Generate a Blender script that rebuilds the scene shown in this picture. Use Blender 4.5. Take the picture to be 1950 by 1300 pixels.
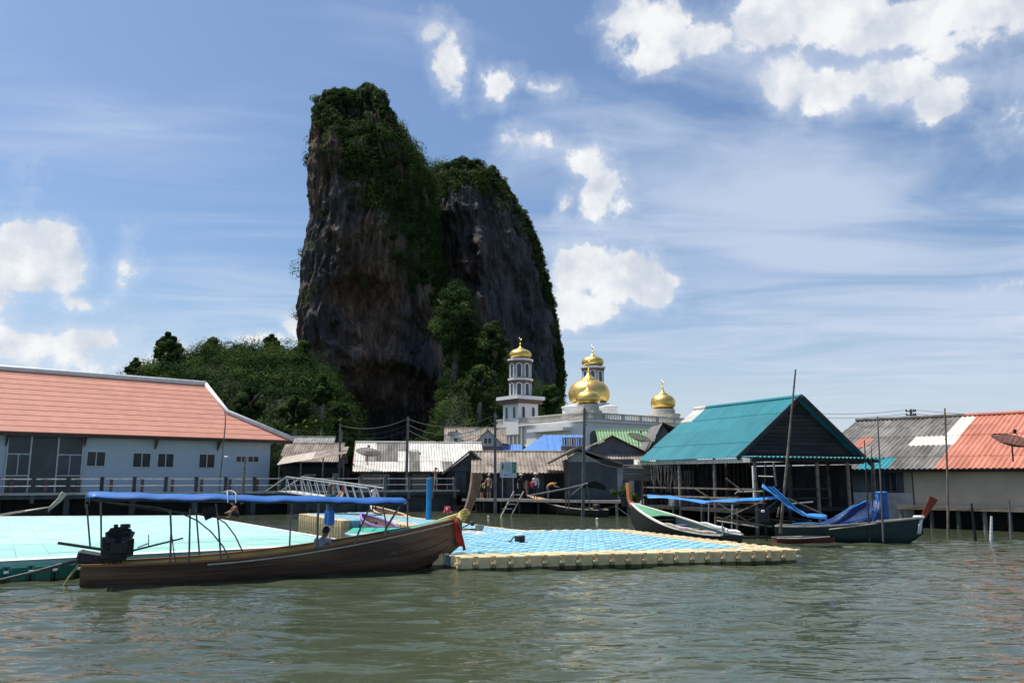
import bpy, bmesh, math, random
import numpy as np
from mathutils import Vector, Matrix, noise

random.seed(11); rng = np.random.default_rng(11)
R = math.radians
for o in list(bpy.data.objects): bpy.data.objects.remove(o)
scene = bpy.context.scene
COL = scene.collection

# ------------------------------------------------------------------ camera
FPX = 1550.0; CAMZ = 2.5; PITCH = math.atan2(258.0, FPX)
cam = bpy.data.cameras.new('camera'); cam.sensor_width = 36; cam.lens = 36*FPX/1950
cam.clip_start = .1; cam.clip_end = 9000
cam_o = bpy.data.objects.new('camera', cam); COL.objects.link(cam_o)
cam_o.location = (0, 0, CAMZ); cam_o.rotation_euler = (math.pi/2 + PITCH, 0, 0)
scene.camera = cam_o
CP, SP = math.cos(PITCH), math.sin(PITCH)

def ray(px, py):
    u = (px-975)/FPX; v = (650-py)/FPX
    return Vector((u, CP - v*SP, SP + v*CP))
def P(px, py, Y):            # point of the place at distance Y along the view
    d = ray(px, py); return Vector((d.x/d.y*Y, Y, CAMZ + d.z/d.y*Y))
def G(px, py, z=0.0):        # point of the place at height z
    d = ray(px, py); t = (z-CAMZ)/d.z; return Vector((d.x*t, d.y*t, z))

# ------------------------------------------------------------------ light
SUN_TO = Vector((-.37, .13, .92)).normalized()
sun_el = math.asin(SUN_TO.z); sun_az = math.atan2(SUN_TO.x, SUN_TO.y)
sl = bpy.data.lights.new('sun', 'SUN'); sl.energy = 4.2; sl.angle = R(.53); sl.color = (1, .95, .87)
so = bpy.data.objects.new('sun', sl); COL.objects.link(so)
so.rotation_euler = (-SUN_TO).to_track_quat('-Z', 'Y').to_euler(); so.location = (-60, 20, 150)

scene.view_settings.view_transform = 'Standard'; scene.view_settings.look = 'None'
scene.view_settings.gamma = 1; scene.view_settings.exposure = 0.3; scene.view_settings.use_curve_mapping = False
scene.render.engine = 'CYCLES'
scene.cycles.use_denoising = True; scene.cycles.max_bounces = 6; scene.cycles.diffuse_bounces = 3; scene.cycles.glossy_bounces = 4
scene.cycles.caustics_reflective = False; scene.cycles.caustics_refractive = False

# ------------------------------------------------------------------ sky with clouds
world = bpy.data.worlds.new('World'); scene.world = world; world.use_nodes = True
wn = world.node_tree.nodes; wl = world.node_tree.links; wn.clear()
def W(t, **k):
    n = wn.new(t)
    for a, b in k.items(): setattr(n, a, b)
    return n
def wmath(op, a, b=None, c=None, clamp=False):
    n = W('ShaderNodeMath', operation=op, use_clamp=clamp)
    for i, x in enumerate((a, b, c)):
        if x is None: continue
        if isinstance(x, (int, float)): n.inputs[i].default_value = x
        else: wl.new(x, n.inputs[i])
    return n.outputs[0]
def wvec(op, a, b):
    n = W('ShaderNodeVectorMath', operation=op)
    for i, x in enumerate((a, b)):
        if isinstance(x, (tuple, list)): n.inputs[i].default_value = x
        else: wl.new(x, n.inputs[i])
    return n.outputs['Value'] if op == 'LENGTH' else n.outputs[0]
def wmix(fac, a, b):
    n = W('ShaderNodeMix', data_type='RGBA')
    for sock, x in ((n.inputs[0], fac), (n.inputs[6], a), (n.inputs[7], b)):
        if isinstance(x, (int, float)): sock.default_value = x
        elif isinstance(x, tuple): sock.default_value = x + (1,)
        else: wl.new(x, sock)
    return n.outputs[2]
def wsmooth(x, a, b):
    n = W('ShaderNodeMapRange', interpolation_type='SMOOTHSTEP')
    wl.new(x, n.inputs[0]); n.inputs[1].default_value = a; n.inputs[2].default_value = b
    return n.outputs[0]
def wnoise(vec, scale, detail, rough=.55, dist=0.0):
    n = W('ShaderNodeTexNoise'); wl.new(vec, n.inputs['Vector'])
    n.inputs['Scale'].default_value = scale; n.inputs['Detail'].default_value = detail
    n.inputs['Roughness'].default_value = rough; n.inputs['Distortion'].default_value = dist
    return n
sky = W('ShaderNodeTexSky', sky_type='NISHITA'); sky.sun_disc = False
sky.sun_elevation = sun_el; sky.sun_rotation = sun_az; sky.altitude = 0
sky.air_density = 1.0; sky.dust_density = 1.6; sky.ozone_density = 2.2
tc = W('ShaderNodeTexCoord'); dirv = tc.outputs['Generated']
sep = W('ShaderNodeSeparateXYZ'); wl.new(dirv, sep.inputs[0])
az = wmath('ARCTAN2', sep.outputs[0], sep.outputs[1]); el = wmath('ARCSINE', sep.outputs[2])
cmb = W('ShaderNodeCombineXYZ'); wl.new(az, cmb.inputs[0]); wl.new(el, cmb.inputs[1])
ae = cmb.outputs[0]
nz1 = wnoise(dirv, 9, 3, .5)
off = wvec('SUBTRACT', nz1.outputs['Color'], (.5, .5, .5))
off = wvec('MULTIPLY', off, (.055, .04, 0))
aew = wvec('ADD', ae, off)
def dir_ae(px, py):
    d = ray(px, py).normalized(); return math.atan2(d.x, d.y), math.asin(d.z)
def blobs(lst, vec):
    acc = None
    for px, py, w, h, s in lst:
        a, e = dir_ae(px, py)
        v = wvec('SUBTRACT', vec, (a, e, 0))
        v = wvec('MULTIPLY', v, (FPX/w*1.0, FPX/h*1.0, 0))
        l = wvec('LENGTH', v, (0, 0, 0))
        m = wmath('MULTIPLY_ADD', l, -s, s)
        acc = m if acc is None else wmath('MAXIMUM', acc, m)
    return acc
CUM = [(1190, 25, 85, 70, .9), (1260, 60, 85, 70, .9), (1370, 75, 100, 45, .8), (1480, 40, 130, 62, 1), (1600, 30, 150, 60, 1), (1740, 35, 170, 60, 1), (1890, 30, 120, 42, .8), (1830, 80, 90, 34, .5),
       (1505, 165, 70, 62, 1), (1600, 175, 110, 50, 1), (1700, 155, 90, 52, 1), (1790, 185, 75, 42, .75), (2300, 120, 300, 90, 1), (2700, 350, 260, 120, .9),
       (825, 75, 38, 35, .6), (862, 125, 48, 62, .8), (955, 165, 48, 34, .55), (1035, 170, 48, 24, .5), (1015, 272, 48, 32, .6), (1115, 310, 52, 42, .6), (1150, 365, 46, 58, .6), (1130, 225, 35, 28, .35), (1080, 385, 26, 26, .35),
       (20, 500, 120, 55, 1), (70, 475, 65, 55, 1), (120, 510, 55, 50, .8), (150, 565, 55, 22, .45), (240, 515, 28, 48, .4), (215, 568, 40, 20, .35), (-200, 520, 220, 100, 1),
       (1110, 520, 75, 62, 1), (1190, 525, 85, 58, 1), (1250, 550, 55, 38, .8), (1090, 580, 80, 50, .9), (1135, 590, 60, 30, .7),
       (60, 650, 230, 38, .55), (180, 640, 90, 34, .6), (300, 690, 200, 40, .5), (480, 655, 70, 20, .5), (555, 625, 26, 26, .7), (1950, 600, 60, 22, .5), (1930, 535, 45, 18, .45), (-500, 300, 260, 120, .9), (-900, 500, 300, 130, .9), (500, -500, 420, 160, .8), (1900, -600, 500, 200, .9)]
n_c = wnoise(dirv, 14, 10, .6)
m_c = blobs(CUM, aew)
d_c = wmath('ADD', wmath('MULTIPLY', m_c, 1.15), wmath('MULTIPLY_ADD', n_c.outputs['Fac'], 2.1, -1.15))
n_f = wnoise(dirv, 46, 7, .62)
d_c = wmath('ADD', d_c, wmath('MULTIPLY_ADD', n_f.outputs['Fac'], .8, -.4))
cum = wsmooth(d_c, .02, .30)
veil = wmath('MULTIPLY', wsmooth(d_c, -.5, .3), .36)
shift = wvec('ADD', dirv, (-.010, -.002, .016))
n_d = wnoise(shift, 14, 10, .6)
relief = wmath('MULTIPLY_ADD', wmath('SUBTRACT', n_c.outputs['Fac'], n_d.outputs['Fac']), 3.2, .55)
# thin high cloud: streaks lying in one layer overhead, thicker to the right
zc = wmath('MAXIMUM', sep.outputs[2], .06)
lay = W('ShaderNodeCombineXYZ'); wl.new(wmath('DIVIDE', sep.outputs[0], zc), lay.inputs[0]); wl.new(wmath('DIVIDE', sep.outputs[1], zc), lay.inputs[1])
rot = W('ShaderNodeMapping'); wl.new(lay.outputs[0], rot.inputs[0]); rot.inputs['Rotation'].default_value = (0, 0, R(25)); rot.inputs['Scale'].default_value = (.55, 1.0, 1)
n_s = wnoise(rot.outputs[0], 1.1, 8, .56, .9)
THIN = [(1500, 430, 620, 330, 1.0), (1800, 640, 500, 200, .9), (1250, 250, 330, 260, .55), (420, 540, 260, 70, .7), (250, 240, 450, 110, .35), (900, 620, 900, 90, .5), (2600, 400, 800, 500, .9), (-900, 400, 700, 400, .5), (700, 60, 350, 150, .3)]
m_s = blobs(THIN, aew)
thin = wmath('MULTIPLY', wsmooth(wmath('ADD', wmath('MULTIPLY', m_s, .7), wmath('MULTIPLY_ADD', n_s.outputs['Fac'], 2.4, -1.2)), -.15, .85), .78)
haze = wsmooth(el, .30, -.02)
hz = wmath('MULTIPLY', wmath('POWER', haze, 1.4), .85)
skyc = wmix(1.0, (0, 0, 0), sky.outputs[0])
tint = W('ShaderNodeMix', data_type='RGBA', blend_type='MULTIPLY'); tint.inputs[0].default_value = 1
wl.new(sky.outputs[0], tint.inputs[6]); tint.inputs[7].default_value = (.88, 1.0, 1.10, 1)
c = wmix(hz, tint.outputs[2], (5.6, 6.3, 7.1))
c = wmix(thin, c, (5.0, 5.7, 7.0))
n_b = wnoise(aew, 14, 6, .55)
lit = wmath('MULTIPLY_ADD', wsmooth(n_b.outputs['Fac'], .36, .60), .55, wmath('MULTIPLY', relief, .55), clamp=True)
body = wmix(lit, (4.5, 5.0, 5.9), (7.7, 7.75, 7.8))
c = wmix(veil, c, (6.2, 6.7, 7.5))
c = wmix(wmath('MULTIPLY', cum, .96), c, body)
bg = W('ShaderNodeBackground'); wl.new(c, bg.inputs[0]); bg.inputs[1].default_value = .1
wo = W('ShaderNodeOutputWorld'); wl.new(bg.outputs[0], wo.inputs[0])
world.cycles.sampling_method = 'MANUAL'; world.cycles.sample_map_resolution = 512

# ------------------------------------------------------------------ materials
MATS = {}
def mat(name, c1, c2=None, rough=.6, scale=3.0, bump=0.0, metal=0.0, stretch=(1, 1, 1), rand=0.0, bscale=None, lo=.38, hi=.62, spec=.4, detail=6, trans=0.0):
    m = bpy.data.materials.new(name); m.use_nodes = True
    nt = m.node_tree; b = nt.nodes['Principled BSDF']
    b.inputs['Roughness'].default_value = rough; b.inputs['Metallic'].default_value = metal
    b.inputs['Specular IOR Level'].default_value = spec
    L = nt.links.new
    if c2 is None: c2 = tuple(x*.82 for x in c1)
    t = nt.nodes.new('ShaderNodeTexCoord'); oi = nt.nodes.new('ShaderNodeObjectInfo')
    mp = nt.nodes.new('ShaderNodeMapping'); mp.inputs['Scale'].default_value = stretch
    ad = nt.nodes.new('ShaderNodeVectorMath'); ad.operation = 'MULTIPLY_ADD'
    sc = nt.nodes.new('ShaderNodeCombineXYZ')
    for i in range(3): L(oi.outputs['Random'], sc.inputs[i])
    L(sc.outputs[0], ad.inputs[0]); ad.inputs[1].default_value = (37, 53, 71); L(t.outputs['Object'], ad.inputs[2])
    L(ad.outputs[0], mp.inputs[0])
    n = nt.nodes.new('ShaderNodeTexNoise'); n.inputs['Scale'].default_value = scale; n.inputs['Detail'].default_value = detail
    L(mp.outputs[0], n.inputs['Vector'])
    cr = nt.nodes.new('ShaderNodeValToRGB'); L(n.outputs['Fac'], cr.inputs[0])
    cr.color_ramp.elements[0].position = lo; cr.color_ramp.elements[0].color = c1 + (1,)
    cr.color_ramp.elements[1].position = hi; cr.color_ramp.elements[1].color = c2 + (1,)
    out = cr.outputs[0]
    if rand:
        mr = nt.nodes.new('ShaderNodeMapRange'); L(oi.outputs['Random'], mr.inputs[0]); mr.inputs[3].default_value = 1-rand; mr.inputs[4].default_value = 1+rand
        mx = nt.nodes.new('ShaderNodeVectorMath'); mx.operation = 'SCALE'; L(out, mx.inputs[0]); L(mr.outputs[0], mx.inputs['Scale']); out = mx.outputs[0]
    L(out, b.inputs['Base Color'])
    if bump:
        n2 = nt.nodes.new('ShaderNodeTexNoise'); n2.inputs['Scale'].default_value = bscale or scale*5; n2.inputs['Detail'].default_value = 5
        L(mp.outputs[0], n2.inputs['Vector'])
        bp = nt.nodes.new('ShaderNodeBump'); bp.inputs['Strength'].default_value = min(1, bump); bp.inputs['Distance'].default_value = .05 if bump <= 1 else .05*bump
        L(n2.outputs['Fac'], bp.inputs['Height']); L(bp.outputs[0], b.inputs['Normal'])
    if trans:
        b.inputs['Transmission Weight'].default_value = trans
    MATS[name] = m
    return m
def leafmat(name, c1, c2, scale=.25):
    m = mat(name, c1, c2, rough=.8, scale=scale, lo=.36, hi=.66, spec=.06)
    nt = m.node_tree; b = nt.nodes['Principled BSDF']; o = nt.nodes['Material Output']
    tr = nt.nodes.new('ShaderNodeBsdfTranslucent'); mx = nt.nodes.new('ShaderNodeMixShader'); mx.inputs[0].default_value = .36
    col = b.inputs['Base Color'].links[0].from_socket
    nt.links.new(col, tr.inputs[0]); nt.links.new(b.outputs[0], mx.inputs[1]); nt.links.new(tr.outputs[0], mx.inputs[2]); nt.links.new(mx.outputs[0], o.inputs[0])
    return m
M = MATS
mat('rooftile', (.64, .285, .20), (.575, .25, .17), rough=.7, scale=1.2, bump=.3, rand=.04)
mat('whitetrim', (.78, .78, .76), (.66, .66, .64), rough=.5, scale=2)
mat('bluewall', (.56, .64, .71), (.50, .575, .645), rough=.75, scale=.5, bump=.1, stretch=(1, 1, .35), lo=.3, hi=.75)
mat('brownfascia', (.09, .05, .04), (.06, .035, .03))
mat('glassdark', (.02, .025, .035), (.04, .045, .055), rough=.2, scale=.6, spec=.35)
mat('glassgrey', (.07, .09, .095), (.045, .06, .065), rough=.25, scale=.7, spec=.35)
mat('alu', (.55, .56, .56), (.42, .43, .43), rough=.4, metal=.3)
mat('concrete', (.24, .235, .22), (.15, .15, .145), rough=.85, scale=2, bump=.4, rand=.15)
mat('concretedark', (.10, .10, .10), (.06, .06, .062), rough=.85, scale=1.6, bump=.4, rand=.15)
mat('deckedge', (.55, .53, .48), (.38, .37, .33), rough=.8, scale=2.5)
mat('railwhite', (.62, .62, .60), (.42, .40, .38), rough=.5, scale=5)
mat('postbrown', (.20, .13, .11), (.13, .09, .08), rough=.8, rand=.2)
mat('galv', (.50, .51, .50), (.36, .37, .37), rough=.45, metal=.4, scale=6)
mat('fibrogrey', (.255, .235, .21), (.13, .12, .108), rough=.9, scale=1.6, bump=.3, rand=.16, stretch=(1, .35, 1))
mat('fibrobrown', (.33, .275, .22), (.19, .155, .125), rough=.9, scale=1.5, bump=.3, rand=.14, stretch=(1, .35, 1))
mat('fibrowhite', (.72, .70, .63), (.58, .55, .48), rough=.75, scale=1.3, bump=.2, rand=.08)
mat('cream', (.80, .77, .66), (.70, .67, .56), rough=.7, scale=2)
mat('tealroof', (.036, .265, .305), (.026, .215, .25), rough=.55, scale=1.3, rand=.09, stretch=(1, .35, 1))
mat('redroof', (.59, .225, .145), (.47, .17, .108), rough=.6, scale=1.2, rand=.07, stretch=(1, .4, 1))
mat('blueroof', (.10, .25, .58), (.085, .21, .50), rough=.5, scale=.8, rand=.03)
mat('greenroof', (.20, .36, .17), (.16, .29, .14), rough=.6, scale=.8, rand=.04)
mat('greytin', (.30, .29, .28), (.19, .185, .18), rough=.8, scale=1.5, rand=.1)
mat('darkwood', (.055, .047, .043), (.028, .025, .025), rough=.85, scale=3, bump=.4, rand=.25, stretch=(.2, 1, 1))
mat('darkboard', (.045, .045, .05), (.026, .027, .031), rough=.85, scale=2, bump=.3, rand=.25)
mat('greywall', (.13, .135, .14), (.085, .09, .095), rough=.85, scale=1, bump=.2, rand=.1)
mat('slatewall', (.105, .115, .125), (.075, .083, .092), rough=.8, scale=1.2, bump=.2)
mat('tanwall', (.34, .30, .25), (.25, .22, .18), rough=.85, scale=1, bump=.2)
mat('yellowwall', (.50, .45, .345), (.42, .375, .285), rough=.85, scale=.7, bump=.2)
mat('weatherwood', (.30, .24, .19), (.16, .125, .10), rough=.85, scale=4, bump=.4, rand=.2, stretch=(.3, 1, 1))
mat('palewood', (.55, .49, .40), (.38, .33, .27), rough=.8, scale=4, rand=.12)
mat('redboard', (.20, .045, .035), (.13, .03, .025), rough=.7)
mat('mosquewhite', (.82, .81, .78), (.72, .71, .69), rough=.7, scale=.5, bump=.1)
mat('mosquetan', (.64, .59, .51), (.52, .48, .41), rough=.75, scale=1)
mat('maroon', (.17, .10, .09), (.13, .08, .07), rough=.7)
mat('tilegrey', (.40, .41, .43), (.31, .315, .33), rough=.6)
mat('gold', (.86, .60, .20), (.76, .50, .14), rough=.42, metal=1, scale=1.0, bump=.15, bscale=3)
mat('polegrey', (.20, .195, .185), (.13, .127, .12), rough=.85, scale=3, rand=.1)
mat('bamboo', (.26, .21, .15), (.14, .115, .09), rough=.8, scale=4, rand=.2)
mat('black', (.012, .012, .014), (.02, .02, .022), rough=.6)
mat('wire', (.03, .03, .03), (.02, .02, .02))
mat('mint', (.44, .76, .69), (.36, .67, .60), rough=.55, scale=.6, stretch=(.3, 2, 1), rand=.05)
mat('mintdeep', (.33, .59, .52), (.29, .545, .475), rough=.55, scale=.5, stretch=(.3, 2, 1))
mat('linewhite', (.82, .80, .77), (.74, .72, .69), rough=.6)
mat('floatcream', (.74, .59, .34), (.60, .46, .24), rough=.65, scale=4, bump=.2, rand=.1)
mat('algae', (.16, .14, .06), (.07, .075, .035), rough=.7, scale=5, rand=.15)
mat('floatblue', (.20, .49, .60), (.155, .42, .53), rough=.55, scale=3.5, bump=.15, rand=.11)
mat('floatgreen', (.015, .19, .13), (.012, .145, .105), rough=.5, scale=2, rand=.1)
mat('floatteal', (.06, .46, .34), (.05, .40, .30), rough=.5, scale=2, rand=.06)
mat('pincream', (.80, .72, .52), (.72, .63, .43), rough=.5)
mat('pinwhite', (.72, .86, .90), (.62, .78, .84), rough=.45)
mat('hullbrown', (.20, .118, .074), (.095, .057, .038), rough=.6, scale=1.6, bump=.35, stretch=(.25, 1, 2))
mat('hullblack', (.014, .014, .017), (.024, .020, .019), rough=.5, scale=1.6, stretch=(.25, 1, 2))
mat('hullgreen', (.012, .035, .038), (.02, .05, .052), rough=.55, scale=1.6, bump=.2, stretch=(.25, 1, 2))
mat('hullred', (.16, .035, .028), (.10, .025, .02), rough=.6)
mat('varnish', (.34, .145, .055), (.24, .095, .04), rough=.4, scale=3, stretch=(.2, 1, 1))
mat('orangewood', (.50, .20, .07), (.38, .14, .05), rough=.45, scale=3, stretch=(.2, 1, 1))
mat('orangepaint', (.66, .30, .06), (.56, .24, .05), rough=.5)
mat('greenpaint', (.14, .37, .20), (.11, .31, .17), rough=.5)
mat('tealpaint', (.05, .38, .30), (.04, .32, .25), rough=.5)
mat('yellowpaint', (.55, .47, .16), (.44, .37, .12), rough=.55)
mat('purplepaint', (.33, .22, .55), (.27, .18, .47), rough=.5)
mat('prowgrey', (.25, .165, .105), (.16, .105, .07), rough=.7, scale=4, stretch=(1, 1, .3))
mat('redprow', (.30, .045, .03), (.22, .032, .022), rough=.5)
mat('bluetarp', (.018, .145, .46), (.013, .10, .35), rough=.5, scale=1.5, bump=.15, bscale=3, stretch=(.4, 1, 1))
mat('tarplight', (.05, .28, .68), (.04, .24, .60), rough=.45, scale=1.2, bump=.5, bscale=5)
mat('tarpdark', (.012, .035, .14), (.009, .026, .10), rough=.5, scale=1.2, bump=.5, bscale=5)
mat('canvasgrey', (.16, .17, .16), (.12, .13, .125), rough=.8)
mat('ropeyellow', (.60, .52, .20), (.48, .40, .14), rough=.8)
mat('ropepale', (.60, .56, .47), (.48, .44, .36), rough=.8)
mat('sashred', (.66, .055, .03), (.52, .035, .02), rough=.6, scale=5)
mat('pink', (.75, .10, .16), (.60, .06, .10), rough=.6)
mat('enginedark', (.018, .019, .022), (.035, .036, .04), rough=.45, scale=9, bump=.4)
mat('enginemetal', (.10, .10, .105), (.06, .06, .065), rough=.4, metal=.6, scale=8)
mat('polesteel', (.17, .17, .16), (.10, .10, .095), rough=.4, metal=.3, scale=7)
mat('polerust', (.16, .12, .085), (.09, .075, .06), rough=.7, scale=8)
mat('bluepost', (.012, .21, .46), (.01, .17, .39), rough=.45, scale=2)
mat('skin', (.50, .29, .20), (.44, .25, .17), rough=.5, scale=5)
mat('skintan', (.30, .155, .10), (.26, .13, .085), rough=.5, scale=5)
mat('hairdark', (.014, .011, .01), (.02, .016, .014), rough=.5)
mat('hairbrown', (.12, .065, .038), (.08, .042, .025), rough=.5)
mat('shirtteal', (.018, .035, .045), (.025, .045, .055), rough=.8)
mat('shortsblue', (.016, .10, .34), (.012, .085, .28), rough=.7)
mat('shirtgrey', (.34, .37, .44), (.29, .32, .38), rough=.8)
mat('shirtwhite', (.76, .76, .76), (.66, .66, .67), rough=.8)
mat('clothblack', (.02, .02, .024), (.03, .03, .034), rough=.8)
mat('clothnavy', (.04, .045, .07), (.03, .035, .055), rough=.8)
mat('clothred', (.62, .06, .07), (.52, .045, .05), rough=.7)
mat('clothorange', (.70, .32, .05), (.62, .27, .04), rough=.7)
mat('clothcream', (.62, .56, .44), (.52, .47, .37), rough=.8)
mat('clothgreen', (.10, .12, .08), (.075, .09, .06), rough=.8)
mat('clothgrey', (.22, .22, .23), (.17, .17, .18), rough=.8)
mat('hatstraw', (.75, .70, .56), (.65, .60, .46), rough=.8)
mat('signwhite', (.62, .67, .70), (.56, .61, .64), rough=.5)
mat('signgreen', (.03, .24, .11), (.025, .20, .09), rough=.5)
mat('signgrey', (.40, .44, .46), (.37, .41, .43), rough=.5)
mat('dishmesh', (.05, .03, .028), (.035, .022, .02), rough=.6)
mat('dishgrey', (.10, .105, .11), (.07, .073, .077), rough=.6)
mat('lampwhite', (.80, .80, .78), (.7, .7, .68), rough=.4)
mat('plantgreen', (.06, .14, .03), (.10, .19, .045), rough=.6)
leafmat('leafdark', (.020, .040, .014), (.048, .085, .026), .22)
leafmat('leafmid', (.030, .064, .017), (.078, .122, .032), .2)
leafmat('leaflight', (.048, .092, .021), (.120, .170, .042), .2)
mat('soil', (.035, .045, .022), (.05, .055, .03), rough=1, scale=.4)

# ------------------------------------------------------------------ mesh tools
class MB:
    def __init__(s): s.v = []; s.f = []; s.m = []
    def add(s, vs, fs, mi=0):
        b = len(s.v); s.v += [tuple(x) for x in vs]
        for f in fs: s.f.append(tuple(i+b for i in f)); s.m.append(mi)
        return s
    def bx(s, x0, x1, y0, y1, z0, z1, mi=0):
        return s.add([(x0,y0,z0),(x1,y0,z0),(x1,y1,z0),(x0,y1,z0),(x0,y0,z1),(x1,y0,z1),(x1,y1,z1),(x0,y1,z1)],
                     [(0,3,2,1),(4,5,6,7),(0,1,5,4),(1,2,6,5),(2,3,7,6),(3,0,4,7)], mi)
    def hexa(s, p, mi=0):
        return s.add(p, [(0,3,2,1),(4,5,6,7),(0,1,5,4),(1,2,6,5),(2,3,7,6),(3,0,4,7)], mi)
    def cbox(s, c, size, rot=None, mi=0, bevel=0):
        x, y, z = (q/2 for q in size); c = Vector(c); pts = []
        if bevel:
            b = min(bevel, x*.9, y*.9, z*.9)
            for sz, k in ((-z, 1), (-z+b, 0), (z-b, 0), (z, 1)):
                X, Y = (x-b, y-b) if k else (x, y)
                bb = b*.7
                pts += [(-X+bb,-Y,sz),(X-bb,-Y,sz),(X,-Y+bb,sz),(X,Y-bb,sz),(X-bb,Y,sz),(-X+bb,Y,sz),(-X,Y-bb,sz),(-X,-Y+bb,sz)]
            fs = [tuple(range(7,-1,-1)), tuple(range(24,32))]
            for r in range(3):
                for i in range(8): fs.append((r*8+i, r*8+(i+1)%8, r*8+8+(i+1)%8, r*8+8+i))
        else:
            pts = [(-x,-y,-z),(x,-y,-z),(x,y,-z),(-x,y,-z),(-x,-y,z),(x,-y,z),(x,y,z),(-x,y,z)]
            fs = [(0,3,2,1),(4,5,6,7),(0,1,5,4),(1,2,6,5),(2,3,7,6),(3,0,4,7)]
        q = [c + (rot @ Vector(p) if rot else Vector(p)) for p in pts]
        return s.add(q, fs, mi)
    def tube(s, pts, r, n=7, mi=0, flat=None):
        pts = [Vector(p) for p in pts]; k = len(pts)
        rs = r if isinstance(r, (list, tuple)) else [r]*k
        b = len(s.v); prev = None
        for i, p in enumerate(pts):
            t = (pts[min(i+1, k-1)]-pts[max(i-1, 0)]).normalized()
            if prev is None:
                a = Vector((0,0,1)) if abs(t.z) < .9 else Vector((0,1,0))
                u = t.cross(a).normalized()
            else:
                u = (prev - t*prev.dot(t)).normalized()
            prev = u; w = t.cross(u)
            fl = 1 if flat is None else flat
            for j in range(n):
                an = 2*math.pi*j/n
                s.v.append(tuple(p + u*math.cos(an)*rs[i] + w*math.sin(an)*rs[i]*fl))
        for i in range(k-1):
            for j in range(n):
                s.f.append((b+i*n+j, b+i*n+(j+1)%n, b+(i+1)*n+(j+1)%n, b+(i+1)*n+j)); s.m.append(mi)
        s.f.append(tuple(b+j for j in range(n-1,-1,-1))); s.m.append(mi)
        s.f.append(tuple(b+(k-1)*n+j for j in range(n))); s.m.append(mi)
        return s
    def lathe(s, prof, n=24, c=(0,0,0), mi=0, a0=0.0):
        b = len(s.v); k = len(prof)
        for r, z in prof:
            for j in range(n):
                an = 2*math.pi*j/n + a0
                s.v.append((c[0]+math.cos(an)*r, c[1]+math.sin(an)*r, c[2]+z))
        for i in range(k-1):
            for j in range(n):
                s.f.append((b+i*n+j, b+i*n+(j+1)%n, b+(i+1)*n+(j+1)%n, b+(i+1)*n+j)); s.m.append(mi)
        s.f.append(tuple(b+j for j in range(n-1,-1,-1))); s.m.append(mi)
        s.f.append(tuple(b+(k-1)*n+j for j in range(n))); s.m.append(mi)
        return s
    def ball(s, c, r, n=10, k=6, mi=0, sq=(1,1,1)):
        b = len(s.v)
        for i in range(k+1):
            a = math.pi*i/k
            for j in range(n):
                an = 2*math.pi*j/n
                s.v.append((c[0]+r*sq[0]*max(math.sin(a), .02)*math.cos(an), c[1]+r*sq[1]*max(math.sin(a), .02)*math.sin(an), c[2]-r*sq[2]*math.cos(a)))
        for i in range(k):
            for j in range(n):
                s.f.append((b+i*n+j, b+i*n+(j+1)%n, b+(i+1)*n+(j+1)%n, b+(i+1)*n+j)); s.m.append(mi)
        return s
    def prism(s, poly, d, mi=0):      # polygon of 3-D points pushed along vector d
        k = len(poly); d = Vector(d); a = [Vector(p) for p in poly]
        return s.add(a + [p+d for p in a], [tuple(range(k-1,-1,-1)), tuple(range(k,2*k))] + [(i,(i+1)%k,k+(i+1)%k,k+i) for i in range(k)], mi)
    def grid(s, rows, mi=0, closed=False):
        b = len(s.v); n = len(rows[0])
        for r in rows: s.v += [tuple(p) for p in r]
        for i in range(len(rows)-1):
            for j in range(n if closed else n-1):
                s.f.append((b+i*n+j, b+i*n+(j+1)%n, b+(i+1)*n+(j+1)%n, b+(i+1)*n+j)); s.m.append(mi)
        return s
    def sheet(s, rows, th, mi=0):     # a thin solid following a grid of points
        rows = [[Vector(p) for p in r] for r in rows]; k = len(rows); n = len(rows[0])
        low = []
        for i in range(k):
            l = []
            for j in range(n):
                du = rows[min(i+1,k-1)][j]-rows[max(i-1,0)][j]; dv = rows[i][min(j+1,n-1)]-rows[i][max(j-1,0)]
                nn = du.cross(dv)
                nn = nn.normalized() if nn.length > 1e-9 else Vector((0,0,1))
                l.append(rows[i][j]-nn*th)
            low.append(l)
        b = len(s.v)
        for r in rows: s.v += [tuple(p) for p in r]
        for r in low: s.v += [tuple(p) for p in r]
        q = k*n
        for i in range(k-1):
            for j in range(n-1):
                a = b+i*n+j
                s.f += [(a, a+n, a+n+1, a+1), (a+q, a+q+1, a+q+n+1, a+q+n)]; s.m += [mi, mi]
        for i in range(k-1):
            for j in (0, n-1):
                a = b+i*n+j; s.f.append((a, a+n, a+n+q, a+q)); s.m.append(mi)
        for j in range(n-1):
            for i in (0, k-1):
                a = b+i*n+j; s.f.append((a, a+1, a+1+q, a+q)); s.m.append(mi)
        return s
    def mesh(s, name, mats, smooth=False):
        me = bpy.data.meshes.new(name); me.from_pydata(s.v, [], s.f)
        for m in ([mats] if isinstance(mats, str) else mats): me.materials.append(M[m])
        if len(me.materials) > 1: me.polygons.foreach_set('material_index', s.m)
        if smooth: me.polygons.foreach_set('use_smooth', [True]*len(me.polygons))
        me.update(); return me
    def build(s, name, mats, parent=None, loc=None, smooth=False, recalc=True):
        me = s.mesh(name, mats, smooth)
        if recalc:
            bm = bmesh.new(); bm.from_mesh(me); bmesh.ops.recalc_face_normals(bm, faces=bm.faces); bm.to_mesh(me); bm.free()
        return obj(name, me, parent, loc)
def obj(name, me, parent=None, loc=None, mw=None):
    o = bpy.data.objects.new(name, me); COL.objects.link(o)
    if parent is not None: o.parent = parent
    if mw is not None: o.matrix_basis = mw
    elif loc is not None: o.location = loc
    return o
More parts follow.
